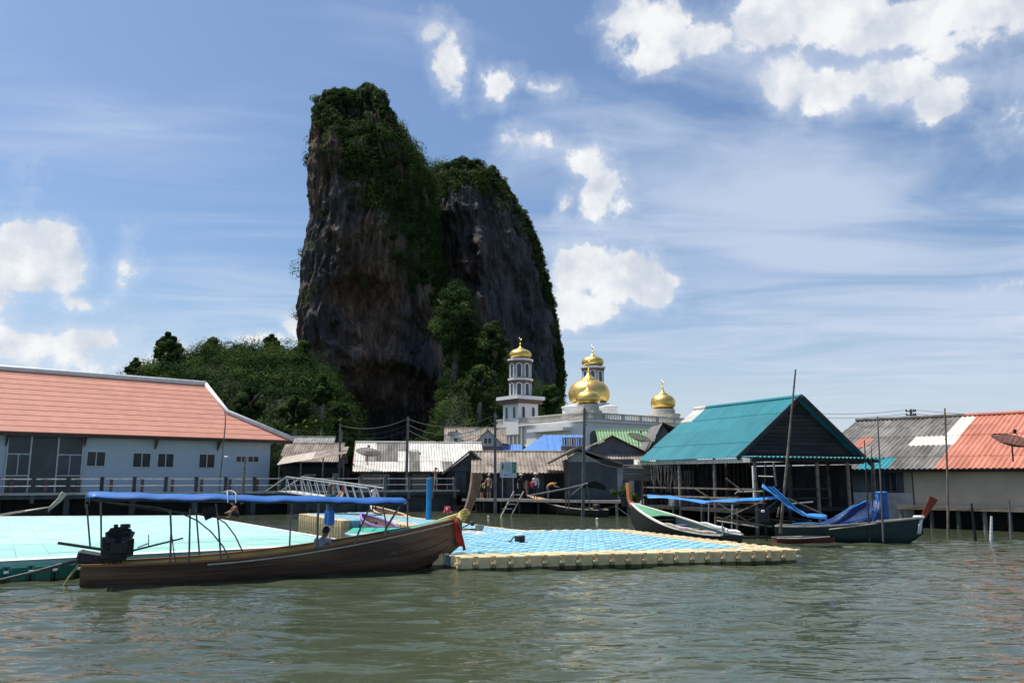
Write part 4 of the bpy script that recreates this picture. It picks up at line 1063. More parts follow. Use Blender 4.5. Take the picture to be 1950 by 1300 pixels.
def minaret(px, Y, ys, lower=True):
    q = ml(px, 700, Y); z = [ml(px, y, Y).z for y in ys]; k = Y/1571
    cx, cy = q.x, q.y
    ru, rl = 22.5*k, 21.5*k
    mb = MB()
    if lower:
        s = 24*k
        mb.bx(cx-s, cx+s, cy-s, cy+s, ZM-2, z[6]); mb.bx(cx-s*1.4, cx+s*1.4, cy-s*1.4, cy+s*1.4, z[6]+.5, z[5]); mb.build('minaret_shaft', 'mosquewhite', mo)
        m = MB(); m.bx(cx-s*1.28, cx+s*1.28, cy-s*1.28, cy+s*1.28, z[6], z[6]+.5); m.build('minaret_band', 'maroon', mo)
        for sx in (-.5, .5):
            arch(mo, (cx+s*sx, cy-s, z[6]-1.75), (1,0,0), (0,-1,0), .42, 1.35, fr=.06, dep=.05); arch(mo, (cx-s, cy+s*sx, z[6]-1.75), (0,-1,0), (-1,0,0), .42, 1.35, fr=.06, dep=.05)
    mb = MB(); mb.lathe([(rl, z[5]), (rl, z[4]-.35)], 8, (cx, cy, 0), a0=R(22.5)); mb.build('minaret_drum', 'tilegrey', mo); mb = MB(); mb.lathe([(ru*.94, z[3]), (ru*.94, z[2]-.35)], 8, (cx, cy, 0), a0=R(22.5)); mb.build('minaret_drum', 'tilegrey', mo)
    mb = MB(); mb.lathe([(rl*.99, z[4]-.42), (rl*1.03, z[4]-.4), (rl*1.06, z[4])], 8, (cx, cy, 0), a0=R(22.5)); mb.build('minaret_band', 'maroon', mo); mb = MB(); mb.lathe([(ru*.97, z[2]-.45), (ru, z[2]-.43), (ru*1.06, z[2])], 8, (cx, cy, 0), a0=R(22.5)); mb.build('minaret_band', 'maroon', mo)
    for a_, r_ in ((4, ru*1.14), (2, ru*1.16)):
        mb = MB(); mb.lathe([(r_*.95, z[a_]), (r_, z[a_]+.05), (r_, z[a_]+.22), (r_*.8, z[a_]+.25)], 8, (cx, cy, 0), a0=R(22.5)); mb.build('minaret_cornice', 'mosquewhite', mo)
    mb = MB(); mb.lathe([(ru*.7, z[2]+.2), (ru*.7, z[1]+.05)], 16, (cx, cy, 0)); mb.build('dome_neck', 'mosquewhite', mo)
    for lo_, hi_, r_ in ((5, 4, rl), (3, 2, ru*.94)):
        for i in range(8):
            an = i*math.pi/4; nrm = (math.cos(an), math.sin(an), 0); ex = (-math.sin(an), math.cos(an), 0); ap = r_*math.cos(R(22.5))
            arch(mo, (cx+nrm[0]*ap, cy+nrm[1]*ap, z[lo_]+.2), ex, nrm, .5*k*1571/100, z[hi_]-z[lo_]-.62, fr=.13, dep=.1, gm='glassgrey')
    dome(mo, (cx, cy, z[1]), 21.5*k, sq=.70)
minaret(991, 101, [655, 683, 688, 722, 725, 756, 770])
minaret(1129, 113, [660, 697, 702, 740, 744, 780, 790], lower=False)
q = ml(1129, 700, 113); mb = MB(); mb.bx(q.x-1.7, q.x+1.7, q.y-1.7, q.y+1.7, 5, ml(1129, 780, 113).z+.02); mb.build('minaret_shaft', 'mosquewhite', mo)

# ================================================================== pier and walkways
pa = P(62, 937, 50); pb = P(866, 937, 63); ZD = 1.55
pd = Vector((pb.x-pa.x, pb.y-pa.y, 0)); PL = pd.length; pang = math.atan2(pd.y, pd.x); sp = PL/15
po = Vector((pa.x, pa.y, 0)) - pd.normalized()*sp*3
pier = thing('pier', 'long concrete pier with white railings in front of the houses', 'pier', po, pang)
LP = sp*18.2; PW = 2.3
mb = MB(); mb.bx(-.3, LP, 0, PW, ZD-.38, ZD-.03); mb.build('deck', 'concretedark', pier)
mb = MB(); mb.bx(-.3, LP, -.06, 0, ZD-.13, ZD); mb.build('deck_edge', 'deckedge', pier)
for k in range(19):
    x = k*sp
    if x > LP: break
    m = MB(); m.bx(x-.11, x+.11, -.02, .18, ZD-.62, ZD+.92); m.bx(x-.13, x+.13, -.04, .2, ZD+.92, ZD+.97); m.build('post', 'concretedark' if k < 12 else 'concrete', pier)
    if k < 11:
        m = MB(); m.bx(x+.5, x+.70, PW-.2, PW-.02, ZD-.1, ZD+.86); m.build('post', 'postbrown', pier)
    for y in (.25, PW-.25):
        if k % 2 == 0:
            m = MB(); m.bx(x-.16, x+.16, y-.16, y+.16, -1.2, ZD-.38); m.build('pile', 'concretedark', pier)
for k in range(18):
    x0, x1 = k*sp+.13, (k+1)*sp-.13
    for z in (.40, .84):
        m = MB(); m.tube([(x0-.03, .06, ZD+z), (x1+.03, .06, ZD+z)], .03, 6); m.build('rail', 'railwhite', pier)
    if k < 10:
        for z in (.40, .80):
            m = MB(); m.tube([(x0+.55, PW-.1, ZD+z), (x1+.5, PW-.1, ZD+z)], .022, 5); m.build('rail', 'railwhite', pier)
mb = MB(); mb.bx(-.3, LP, PW-.06, PW, -1.0, ZD-.4); mb.build('shade_backing', 'black', pier)  # black sheet added at the back as painted shade under the deck
mb = MB(); mb.bx(LP*.62, LP, .4, .5, -1.0, ZD-.4); mb.build('shade_backing', 'concretedark', pier)  # dark sheet added to deepen the shade below the right part
# gangway: truss ramp
ga = Vector(P(545, 940, 52.5)); ga.z = ZD+.05; gb = P(715, 952, 46); gb.z = 1.0
gd = gb-ga; gl = math.hypot(gd.x, gd.y); gt = thing('gangway', 'white steel truss gangway sloping down from the pier', 'gangway', ga, math.atan2(gd.y, gd.x))
dz = gd.z/gl
for y in (-.55, .55):
    for z in (.02, .98):
        x0 = 0 if z < .5 else .9
        m = MB(); m.tube([(x0, y, z+dz*x0), (gl, y, z*(.92 if z > .5 else 1)+dz*gl)], .045, 6); m.build('chord', 'galv', gt)
    m = MB(); m.tube([(-1.5, y, .02), (.9, y, .98+dz*.9)], .045, 6); m.build('brace', 'galv', gt)
    nseg = 11
    for k in range(nseg):
        x = .9+k*(gl-.9)/nseg; x2 = x+(gl-.9)/nseg*.75
        m = MB(); m.tube([(x, y, .98+dz*x), (x2, y, .02+dz*x2)], .032, 6); m.build('brace', 'galv', gt)
    m = MB(); m.tube([(.9, y, .98+dz*.9), (.9, y, .02+dz*.9)], .04, 6); m.build('brace', 'galv', gt)
for k in range(16):
    x = k*gl/16; m = MB(); m.hexa([(x+.02,-.5,dz*x), (x+gl/16-.02,-.5,dz*(x+gl/16)), (x+gl/16-.02,.5,dz*(x+gl/16)), (x+.02,.5,dz*x), (x+.02,-.5,dz*x+.05), (x+gl/16-.02,-.5,dz*(x+gl/16)+.05), (x+gl/16-.02,.5,dz*(x+gl/16)+.05), (x+.02,.5,dz*x+.05)]); m.build('plank', 'deckedge', gt)
m = MB(); m.bx(gl-.4, gl+1.2, -.8, .8, -ga.z-.1, -ga.z+.35); m.build('landing_float', 'concrete', gt)
# boardwalk right of the pier
wa = P(880, 945, 59.5); wb = P(1182, 957, 54.0); wd = Vector((wb.x-wa.x, wb.y-wa.y, 0)); WL = wd.length
ZW = .98
bw = thing('boardwalk', 'weathered boardwalk with a pale edge beam in front of the dark houses', 'boardwalk', (wa.x, wa.y, 0), math.atan2(wd.y, wd.x))
mb = MB(); mb.bx(0, WL, -.05, .06, ZW-.16, ZW); mb.build('edge_beam', 'palewood', bw)
npl = 46
for k in range(npl):
    x = k*WL/npl; m = MB(); m.bx(x+.01, x+WL/npl-.01, .07, 2.6, ZW-.08, ZW-.02+random.uniform(-.008, .008)); m.build('plank', 'weatherwood', bw)
for k in range(9):
    for y in (.15, 2.3):
        x = .3+k*(WL-.6)/8; m = MB(); m.tube([(x, y, -1), (x+random.uniform(-.05,.05), y, ZW-.1)], .09, 7); m.build('pile', 'darkwood' if k != 8 else 'palewood', bw)
mb = MB(); mb.bx(0, WL, 2.4, 2.48, -1, ZW-.1); mb.build('shade_backing', 'black', bw)  # added black sheet imitating the dark under the planks

# ================================================================== floating platforms
# ---- mint pitch
ZP = .5
pm = [G(692, 1034, ZP), G(378, 981, ZP), G(-80, 983, ZP), G(-190, 1078, ZP)]
pit = thing('floating_pitch', 'large mint green floating pitch with white edge lines', 'platform', (0, 0, 0))
def poly_slab(pts, z0, z1):
    m = MB(); m.prism([Vector((p.x, p.y, z0)) for p in pts], (0, 0, z1-z0)); return m
poly_slab(pm, ZP-.14, ZP-.035).build('base', 'mintdeep', pit)
fr_, fl_ = pm[0], pm[3]; br_, bl_ = pm[1], pm[2]
def inner(u, v): return (fr_*(1-u)+fl_*u)*(1-v) + (br_*(1-u)+bl_*u)*v
def strip(u0, u1, v0, v1, z, m, name):
    q = MB(); p = [inner(u0, v0), inner(u1, v0), inner(u1, v1), inner(u0, v1)]
    q.prism([Vector((a.x, a.y, z)) for a in p], (0, 0, .004)); return q.build(name, m, pit)
NPU, NPV = 15, 14
for i in range(NPU):
    for j in range(NPV):
        q = MB(); v0, v1 = j/NPV, (j+1)/NPV; g_ = .0004; z_ = ZP-random.uniform(0, .010)
        p = [inner(i/NPU+g_, v0+g_), inner((i+1)/NPU-g_, v0+g_), inner((i+1)/NPU-g_, v1-g_), inner(i/NPU+g_, v1-g_)]
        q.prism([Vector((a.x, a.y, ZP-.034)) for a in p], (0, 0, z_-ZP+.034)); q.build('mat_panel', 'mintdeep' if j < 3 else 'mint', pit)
strip(0, 1, .0, .02, ZP+.004, 'linewhite', 'painted_line'); strip(0, 1, .985, 1.0, ZP+.004, 'linewhite', 'painted_line'); strip(0, .018, .02, .985, ZP+.004, 'linewhite', 'painted_line')
def block_mesh(name, m, s=.5, h=.42):
    mb = MB(); q = s/2-.008; c_ = .085
    o = [(-q+c_,-q),(q-c_,-q),(q-c_*.75,-q+c_*.75),(q,-q+c_),(q,q-c_),(q-c_*.75,q-c_*.75),(q-c_,q),(-q+c_,q),(-q+c_*.75,q-c_*.75),(-q,q-c_),(-q,-q+c_),(-q+c_*.75,-q+c_*.75)]
    k = len(o); r_ = []
    for z, sc in ((0, .97), (.11, 1), (h*.5, 1), (h-.025, 1), (h, .93)): r_.append([(x*sc, y*sc, z) for x, y in o])
    mb.grid(r_, closed=True); mb.f += [tuple(range(k-1,-1,-1)), tuple((len(r_)-1)*k+i for i in range(k))]; mb.m += [0, 0]
    for q in range(k): mb.m[q] = 1
    return mb.mesh(name, [m, 'algae'])
bm_c = block_mesh('float_block', 'floatcream'); bm_b = block_mesh('float_block', 'floatblue'); bm_g = block_mesh('float_block', 'floatgreen'); bm_t = block_mesh('float_block', 'floatteal')
fd = fl_-fr_; fn = int(fd.length/.5)
fan = math.atan2(fd.y, fd.x)
pin = MB()
for k in range(fn):
    p = fr_+fd*((k+.5)/fn); 
    inw = Vector((-(fd.y), fd.x, 0)).normalized()
    if inw.y < 0: inw = -inw
    q = p+inw*.12
    obj('float_block', bm_g, pit, mw=Matrix.Translation((q.x, q.y, -.06)) @ Matrix.Rotation(fan, 4, 'Z'))
    e = fr_+fd*(k/fn)+inw*-.1; pin.cbox((e.x, e.y, .24), (.09, .09, .05))
pin.build('coupling_pins', 'pinwhite', pit)['kind'] = 'stuff'
bd_ = br_-fr_; bn = int(bd_.length/.5)
for k in range(1, bn):
    p = fr_+bd_*((k+.5)/bn)+Vector((-.2, -.05, 0)); obj('float_block', bm_g, pit, mw=Matrix.Translation((p.x, p.y, -.06)) @ Matrix.Rotation(math.atan2(bd_.y, bd_.x), 4, 'Z'))

# ---- cream and blue modular dock
ZT = .40; ZB = ZT-.42
f0 = G(872, 1059, ZT); f1 = G(1519, 1045, ZT); du = Vector((f1.x-f0.x, f1.y-f0.y, 0)); NU = round(du.length/.48); MOD = du.length/NU; du.normalize(); dv = Vector((-du.y, du.x, 0))
b0 = G(1179, 1006, ZT); b1 = G(1030, 1012, ZT); a1 = G(877, 993, ZT); a2 = G(720, 976, ZT)
def uv(p): w = p-f0; return w.dot(du)/MOD, w.dot(dv)/MOD
dock = thing('floating_dock', 'modular floating dock of cream and sky blue plastic blocks', 'dock', (0, 0, 0))
ub0, vb0 = uv(b0); ub1, vb1 = uv(b1); ua1, va1 = uv(a1); ua2, va2 = uv(a2)
NV = int(round(vb0))
SX = ub0-NU                      # the rows drift sideways towards the back
sk = MOD/.5
cells = []
for j in range(NV):
    sh = SX*(j/NV)
    lo = 0 if j < 20 else 0
    for i in range(-2 if j > 1 else 0, NU):
        cream = j < 2 or i >= NU-2 or j >= NV-1 or (i < 0 and j < 4)
        if j > vb1-1 and i+sh < ub1-.5 and False: continue
        cells.append((i+.5+sh, j+.5, 0.0, cream))
# arm going back to the left
da = (a2-b1); da.z = 0; AL = da.length; da.normalize(); db = Vector((da.y, -da.x, 0))   # db points right
aan = math.atan2(db.y, db.x)
arm = []
for j in range(int(AL/MOD)+4):
    for i in range(-9, 0):
        if i < -6 and j*MOD < AL*.62: continue
        cream = i == -1 or i == -9 or (i == -6 and j*MOD < AL*.75) or i == -5
        p = b1+da*((j+.5)*MOD)+db*((i+.5)*MOD)
        arm.append((p, cream))
allb = []
uan = math.atan2(du.y, du.x)
for u, v, _, cr in cells:
    p = f0+du*u*MOD+dv*v*MOD; allb.append((p.length, Vector((p.x, p.y, ZB)), uan, cr, v < 1 or u > NU-3))
for p, cr in arm: allb.append((p.length, Vector((p.x, p.y, ZB)), aan, cr, False))
allb.sort(key=lambda a: (not a[4], a[0]))
rest = MB(); tmpl = [MB(), MB()]
for n_, (dist, p, an, cr, fr) in enumerate(allb):
    tilt = Matrix.Rotation(R(random.uniform(-1.2, 1.2)), 4, 'X') @ Matrix.Rotation(R(random.uniform(-1.2, 1.2)), 4, 'Y')
    mw = Matrix.Translation(p+Vector((0, 0, random.uniform(-.012, .012)))) @ Matrix.Rotation(an, 4, 'Z') @ tilt @ Matrix.Scale(sk, 4)
    if n_ < 300: obj('float_block', bm_c if cr else bm_b, dock, mw=mw)
    else:
        me = bm_c
        rest.add([mw @ v.co for v in me.vertices], [tuple(f.vertices) for f in me.polygons], 0 if cr else 1)
rest.build('float_blocks', ['floatcream', 'floatblue'], dock, recalc=False)['kind'] = 'stuff'
pins = MB(); pinc = MB()
for j in range(NV+1):
    sh = SX*(min(j, NV-1)/NV)
    for i in range(-2 if j > 1 else 0, NU+1):
        p = f0+du*((i+sh)*MOD)+dv*(j*MOD); (pinc if (j <= 2 or i >= NU-2) else pins).cbox((p.x, p.y, ZT-.02), ((.13, .13, .045) if (j <= 2 or i >= NU-2) else (.17, .17, .05)), Matrix.Rotation(uan, 3, 'Z'))
    
for i in range(0, NU+1):
    p = f0+du*(i*MOD)-dv*.0; pinc.cbox((p.x, p.y, .2), (.14, .14, .05), Matrix.Rotation(uan, 3, 'Z'))
for j in range(int(AL/MOD)+4):
    for i in range(-5 if j*MOD < AL*.66 else -8, 0):
        p = b1+da*(j*MOD)+db*(i*MOD); pins.cbox((p.x, p.y, ZT-.017), (.2, .2, .05), Matrix.Rotation(aan, 3, 'Z'))
pins.build('coupling_pins', 'pinwhite', dock)['kind'] = 'stuff'; pinc.build('coupling_pins', 'pincream', dock)['kind'] = 'stuff'
# side piece along the left end
gq = G(760, 1009, ZT); gdk = thing('floating_dock', 'small green plastic block float behind the bow of the near boat', 'dock', (gq.x, gq.y, 0), .1)
for i in range(-4, 5):
    for j in range(-2, 4): obj('float_block', bm_t, gdk, mw=Matrix.Translation((i*.5+.25, j*.5, ZB)) )

# ---- blue mooring post
bp_ = G(816, 989, ZT); t = thing('mooring_post', 'bright blue round mooring post rising from the dock', 'post', (bp_.x, bp_.y, 0))
hh = P(816, 912, bp_.y).z
mb = MB(); mb.tube([(0,0,-1.5), (.0,0,.8), (0,0,hh)], [.14,.135,.13], 16); mb.build('pipe', 'bluepost', t, smooth=False)
mb = MB(); mb.lathe([(.14, hh-.01), (.145, hh+.02), (.1, hh+.05)], 16); mb.build('cap', 'bluepost', t)

# ================================================================== boats
def hull_sections(L, beam, zst, zbow, draft=.25, bow_over=.5, pw=2.0, stern_w=.55, n=26):
    out = []
    for i in range(n+1):
        t = i/n
        b = beam/2*min(1, (stern_w+(1-stern_w)*min(1, t/.35)**.7))*(1-max(0, (t-.42)/.58)**2.1)
        b = max(b, .035)
        zg = zst+(zbow-zst)*max(0, t-.08)**pw/(.92**pw)
        zk = -draft*(1-.4*t) if t < .82 else -draft*.67*(1-((t-.82)/.18)**1.5) + (zbow-.25)*((t-.82)/.18)**2.4*.55
        x = t*(L-bow_over) + bow_over*max(0, (t-.6)/.4)**1.6
        out.append((x, b, zg, zk))
    return out
def longtail(name, label, p0, p1, beam, zst, zbow, hullm, railm, innerm, prow, prowm, pw=2.0, over=.5, deckm=None, deckfrac=.78, group='long-tail boats', band=None, seats=5, draft=.25, stern_w=.55):
    d = Vector((p1.x-p0.x, p1.y-p0.y, 0)); L = d.length+over
    t = thing(name, label, 'boat', (p0.x, p0.y, 0), math.atan2(d.y, d.x), group)
    S = hull_sections(L, beam, zst, zbow, draft, over, pw, stern_w)
    rows = []
    for x, b, zg, zk in S:
        zm = zk+(zg-zk)*.45
        pr = [(b, zg), (b*.95, zg*.6+zm*.4), (b*.83, zm), (b*.5, zk+(zg-zk)*.12), (0.0, zk)]
        rows.append([(x, y, z) for y, z in pr] + [(x, -y, z) for y, z in pr[-2::-1]])
    mb = MB(); mb.grid(rows)
    fl = []
    for x, b, zg, zk in S:
        zf = max(zk+.16, min(.08, zg-.2)); zf = min(zf, zg-.1); zm = zk+(zg-zk)*.45
        hw = lambda z: float(np.interp(z, [zk, zk+(zg-zk)*.12, zm, zg*.6+zm*.4, zg], [0, b*.5, b*.83, b*.95, b]))
        bi = lambda z: max(hw(z)-.05, .008)
        pr = [(bi(zg), zg), (bi((zg+zf)/2), (zg+zf)/2), (bi(zf)*.9, zf), (0, zf)]
        fl.append([(x, y, z) for y, z in pr] + [(x, -y, z) for y, z in pr[-2::-1]])
    k = len(rows[0])
    mb.add(rows[0], [tuple(range(k))])
    h = mb.build('hull', hullm, t, smooth=True)
    mi = MB(); mi.grid(fl[1:]); mi.add(fl[1], [tuple(range(len(fl[1])))]); mi.build('hull_lining', innerm, t, smooth=True, recalc=False)
    for s in (1, -1):
        m = MB()
        for (xa, ba, za, _), (xb, bb, zb, _) in zip(S[:-1], S[1:]):
            o1, o2 = ba+.035, bb+.035; i1, i2 = max(ba-.07, 0), max(bb-.07, 0)
            m.hexa([(xa, s*i1, za-.01), (xa, s*o1, za-.01), (xb, s*o2, zb-.01), (xb, s*i2, zb-.01), (xa, s*i1, za+.045), (xa, s*o1, za+.045), (xb, s*o2, zb+.045), (xb, s*i2, zb+.045)])
        m.build('gunwale', railm, t)
        if band:
            m = MB()
            for (xa, ba, za, _), (xb, bb, zb, _) in zip(S[8:-1], S[9:]):
                o1, o2 = ba+.012, bb+.012
                m.hexa([(xa, s*(o1-.03), za-.09), (xa, s*o1, za-.09), (xb, s*o2, zb-.09), (xb, s*(o2-.03), zb-.09), (xa, s*(o1-.03), za-.055), (xa, s*o1, za-.055), (xb, s*o2, zb-.055), (xb, s*(o2-.03), zb-.055)])
            m.build('rub_rail', band, t)
    def at(f): 
        i = min(len(S)-2, int(f*(len(S)-1))); u = f*(len(S)-1)-i
        return tuple(S[i][q]*(1-u)+S[i+1][q]*u for q in range(4))
    for k_ in range(seats):
        f = .22+k_*.5/max(1, seats-1); x, b, zg, zk = at(f); m = MB(); m.bx(x-.12, x+.12, -b+.07, b-.07, zg-.2, zg-.16); m.build('thwart', 'weatherwood' if innerm != 'yellowpaint' else 'yellowpaint', t)
    if deckm:
        a_ = [s for i, s in enumerate(S) if i/(len(S)-1) >= deckfrac]
        m = MB(); m.sheet([[(x, b-.04, zg-.03), (x, 0, zg+.02), (x, -b+.04, zg-.03)] for x, b, zg, zk in a_], .04); m.build('fore_deck', deckm, t)
    if prow:
        x, b, zg, zk = S[-1]
        pts = [(x-.25, 0, zg-.28)]+[(x+dx, 0, zg+dz_) for dx, dz_ in prow]
        n_ = len(pts); m = MB()
        rws = []
        for i, p in enumerate(pts):
            tn = (Vector(pts[min(i+1, n_-1)])-Vector(pts[max(i-1, 0)])).normalized(); nm = Vector((-tn.z, 0, tn.x)); u = i/(n_-1)
            w = .06+.025*u; h_ = .065+.085*u
            c_ = Vector(p); rws.append([c_+nm*h_+Vector((0,w,0)), c_+nm*h_-Vector((0,w,0)), c_-nm*h_-Vector((0,w,0)), c_-nm*h_+Vector((0,w,0))])
        m.grid(rws, closed=True); q = len(m.v)
        m.f += [(0,1,2,3), (q-4,q-3,q-2,q-1)]; m.m += [0, 0]
        m.build('prow', prowm, t)
    return t, S, at
# ---- the near boat
s0 = G(152, 1117, 0); s1 = G(840, 1081, 0)
bn_ = Vector((-(s1.y-s0.y), s1.x-s0.x, 0)).normalized(); s0 = s0+bn_*.45; s1 = s1+bn_*.05
zb = P(868, 985, s1.y+.35).z
boat, BS, bat = longtail('longtail_boat', 'near dark wooden long-tail boat with flat blue canopy and engine', s0, s1, 1.5, .45, zb, 'hullbrown', 'varnish', 'yellowpaint',
    [(.06, .05), (.17, .22), (.27, .45), (.35, .72), (.41, 1.0), (.44, 1.25)], 'prowgrey', pw=2.3, over=.62, deckm='tealpaint', deckfrac=.80, band='ropepale', seats=6)
Lb = BS[-1][0]
Bi = boat.matrix_basis.inverted() if False else (Matrix.Rotation(-boat.rotation_euler.z, 4, 'Z') @ Matrix.Translation(-Vector(boat.location)))
def bl(px, py, ly=0.0):          # sight line cut with the boat's own lengthwise plane y = ly
    c_ = Bi @ Vector((0,0,CAMZ)); a_ = Bi.to_3x3() @ ray(px, py); t_ = (ly-c_.y)/a_.y; return c_+a_*t_
for fr_s in (.30, .52, .74):
    m = MB()
    for (xa, ba, za, ka), (xb, bb, zb_, kb) in zip(BS[1:-2], BS[2:-1]):
        def wd_(b, zg, zk): return b*float(np.interp(1-fr_s, [0, .12, .45, .75, 1], [0, .5, .83, .95, 1]))
        A = (xa, -wd_(ba, za, ka), za-(za-ka)*fr_s); B2 = (xb, -wd_(bb, zb_, kb), zb_-(zb_-kb)*fr_s)
        for (p, q) in ((A, B2),): m.hexa([(p[0], p[1]-.012, p[2]), (q[0], q[1]-.012, q[2]), (q[0], q[1]+.02, q[2]), (p[0], p[1]+.02, p[2]), (p[0], p[1]-.010, p[2]+.018), (q[0], q[1]-.010, q[2]+.018), (q[0], q[1]+.02, q[2]+.018), (p[0], p[1]+.02, p[2]+.018)])
    m.build('strake', 'hullblack' if fr_s > .5 else 'hullbrown', boat)
# faded name painted on the bow
m = MB(); x, b, zg, zk = bat(.84)
for k in range(9):
    f = .80+.008*k; x, b, zg, zk = bat(f); yy = -(b*.93+.012); m.cbox((x, yy, zg-.50+.02*(k % 2)), (.05, .004, .025+.02*((k*7) % 3)), Matrix.Rotation(R(-14), 3, 'Y'))
nm_ = m.build('painted_name', 'weatherwood', boat); nm_['label'] = 'faded pale lettering on the bow'; nm_['kind'] = 'stuff'
# canopy
ca, cb = bl(166, 944, -.72), bl(778, 951, -.72)
rows = []; zc0, zc1 = 2.09, 1.87; NX = 40
for i in range(NX+1):
    u = i/NX; x = ca.x+(cb.x-ca.x)*u; zc = zc0+(zc1-zc0)*u+.012*math.sin(u*21)+.01*math.sin(u*57)
    rr = 1 if u < .96 else (1-((u-.96)/.04)**2*.25)
    row = []
    for a in (-1, -.975, -.95, -.9, -.75, -.5, -.25, 0, .25, .5, .75, .9, .95, .975, 1):
        y = a*.82*rr; z = zc+.06*(1-a*a)-(.075*max(0, (abs(a)-.92)/.08)**.9)+.010*math.sin(u*33+a*5)*abs(a)+.006*math.sin(u*90)*abs(a)**3
        row.append((x, y, z))
    rows.append(row)
m = MB(); m.sheet([r for r in rows], .02); m.build('canopy', 'bluetarp', boat, smooth=True)
m = MB(); m.sheet([[(p[0], p[1]*.93, p[2]-.055) for p in r[1:-1]] for r in rows[1:-1]], .015); m.build('canopy_lining', 'canvasgrey', boat)
m = MB(); r = rows[0]; m.sheet([[(p[0]-.02, p[1], p[2]) for p in r], [(p[0]-.02, p[1]*.97, p[2]-.2-.02*(1-abs(p[1]))) for p in r]], .012); m.build('canopy_flap', 'canvasgrey', boat)
for s in (-1, 1):
    m = MB(); m.tube([(x, s*.70, z-.10) for x, z in ((rows[0][0][0]+.05, zc0-.01), (rows[20][0][0], (zc0+zc1)/2), (rows[-2][0][0], zc1))], .022, 6); m.build('canopy_rail', 'polesteel', boat)
for u in (.02, .13, .30, .38, .52, .62, .76, .9):
    x = ca.x+(cb.x-ca.x)*u; zc = zc0+(zc1-zc0)*u; m = MB(); m.tube([(x, a*.74, zc+.06*(1-a*a)-.06) for a in np.linspace(-1, 1, 7)], .018, 5); m.build('canopy_hoop', 'polesteel', boat)
m = MB(); x_ = ca.x+(cb.x-ca.x)*.415; m.tube([(x_+.12*math.sin(a*2), a*.84, zc0-.085+.115*(1-a*a)-(.17*max(0, (abs(a)-.84)/.16)**1.3)+.045) for a in np.linspace(-1, 1, 15)]+[(x_+.2, .85, 1.75)], .014, 5); m.build('lashing_rope', 'ropepale', boat)
m = MB(); x_ = ca.x+(cb.x-ca.x)*.40; m.tube([(x_+.10*math.sin(-a*2)+.1, a*.845, zc0-.085+.115*(1-a*a)-(.17*max(0, (abs(a)-.84)/.16)**1.3)+.035) for a in np.linspace(-1, 1, 15)], .014, 5); m.build('lashing_rope', 'ropepale', boat)
def pole_px(pts, ly, r=.022, m_='polesteel', name='canopy_pole'):
    q = [bl(x, y, ly) for x, y in pts]
    for v in q:
        u = (v.x-ca.x)/(cb.x-ca.x); v.z = min(v.z, zc0+(zc1-zc0)*u-.06)
    m = MB(); m.tube(q, r, 6); m.build(name, m_, boat)
for s in (-.72,):
    pole_px([(165, 960), (172, 1045)], s*-1); pole_px([(192, 955), (193, 1046)], s)
    pole_px([(324, 970), (326, 1010), (324, 1072)], s, .024); pole_px([(362, 968), (360, 1070)], s); pole_px([(373, 966), (377, 1020), (381, 1068)], -s)
    pole_px([(411, 958), (416, 1000), (421, 1066)], s); pole_px([(557, 950), (553, 1000), (551, 1052)], -s); pole_px([(607, 945), (605, 1000), (604, 1047)], s, .03)
    pole_px([(728, 958), (734, 990), (736, 1022)], -s); pole_px([(776, 955), (776, 1006)], -s)
    pole_px([(774, 954), (762, 962), (735, 1005), (733, 1018)], s, .03); pole_px([(704, 966), (686, 1006), (674, 1036)], s, .024)
    # bent braces
    pole_px([(200, 955), (300, 966), (345, 977), (376, 991), (402, 1012), (425, 1040), (438, 1066)], s, .02)
    pole_px([(310, 972), (405, 980), (430, 996), (448, 1020), (466, 1058)], -s, .02)
    pole_px([(165, 950), (240, 962), (322, 974)], -s, .016)
    pole_px([(325, 1000), (331, 1050), (335, 1070)], s, .012, 'wire', 'lashing_rope')
# engine on its pivot at the stern
en = thing('outboard_engine', 'black car engine of the near boat with tiller and long shaft', 'engine', boat.location, boat.rotation_euler.z)
ec = bl(222, 1040, 0)
def eb_(c, s, ry=0, m_='enginedark', name='engine_block', bev=.03):
    s = tuple(q*1.16 for q in s)
    m = MB(); m.cbox(c, s, Matrix.Rotation(R(ry), 3, 'Y'), bevel=bev); return m.build(name, m_, en)
ex_, ez_ = ec.x, ec.z
eb_((ex_, 0, ez_), (.58, .40, .44), -6); eb_((ex_+.03, 0, ez_+.29), (.50, .30, .18), -6, name='cylinder_head', bev=.05)
eb_((ex_+.02, .0, ez_+.41), (.36, .22, .08), -6, name='rocker_cover', bev=.03); eb_((ex_-.12, -.24, ez_+.16), (.2, .12, .18), 8, name='alternator', bev=.05)
eb_((ex_+.06, -.25, ez_-.02), (.34, .10, .26), 0, name='exhaust_manifold', bev=.04); eb_((ex_-.04, 0, ez_-.27), (.50, .30, .14), -4, name='sump', bev=.05)
m = MB(); m.tube([(ex_+.16, -.08, ez_+.44), (ex_+.16, -.08, ez_+.53)], [.12, .11], 14); m.build('air_filter', 'enginedark', en)
m = MB(); m.tube([(ex_-.05, .06, ez_+.42), (ex_-.05, .06, ez_+.52)], [.05, .05], 10); m.build('filler_cap', 'enginedark', en)
m = MB(); m.lathe([(.20, -.03), (.20, .03)], 18); me = m.mesh('flywheel', 'enginedark'); obj('flywheel', me, en, mw=Matrix.Translation((ex_+.35, 0, ez_-.02)) @ Matrix.Rotation(R(90), 4, 'Y'))
m = MB(); m.tube([(ex_+.12, -.27, ez_+.1), (ex_+.3, -.32, ez_+.18), (ex_+.36, -.30, ez_+.36)], .035, 8); m.build('exhaust_pipe', 'enginemetal', en)
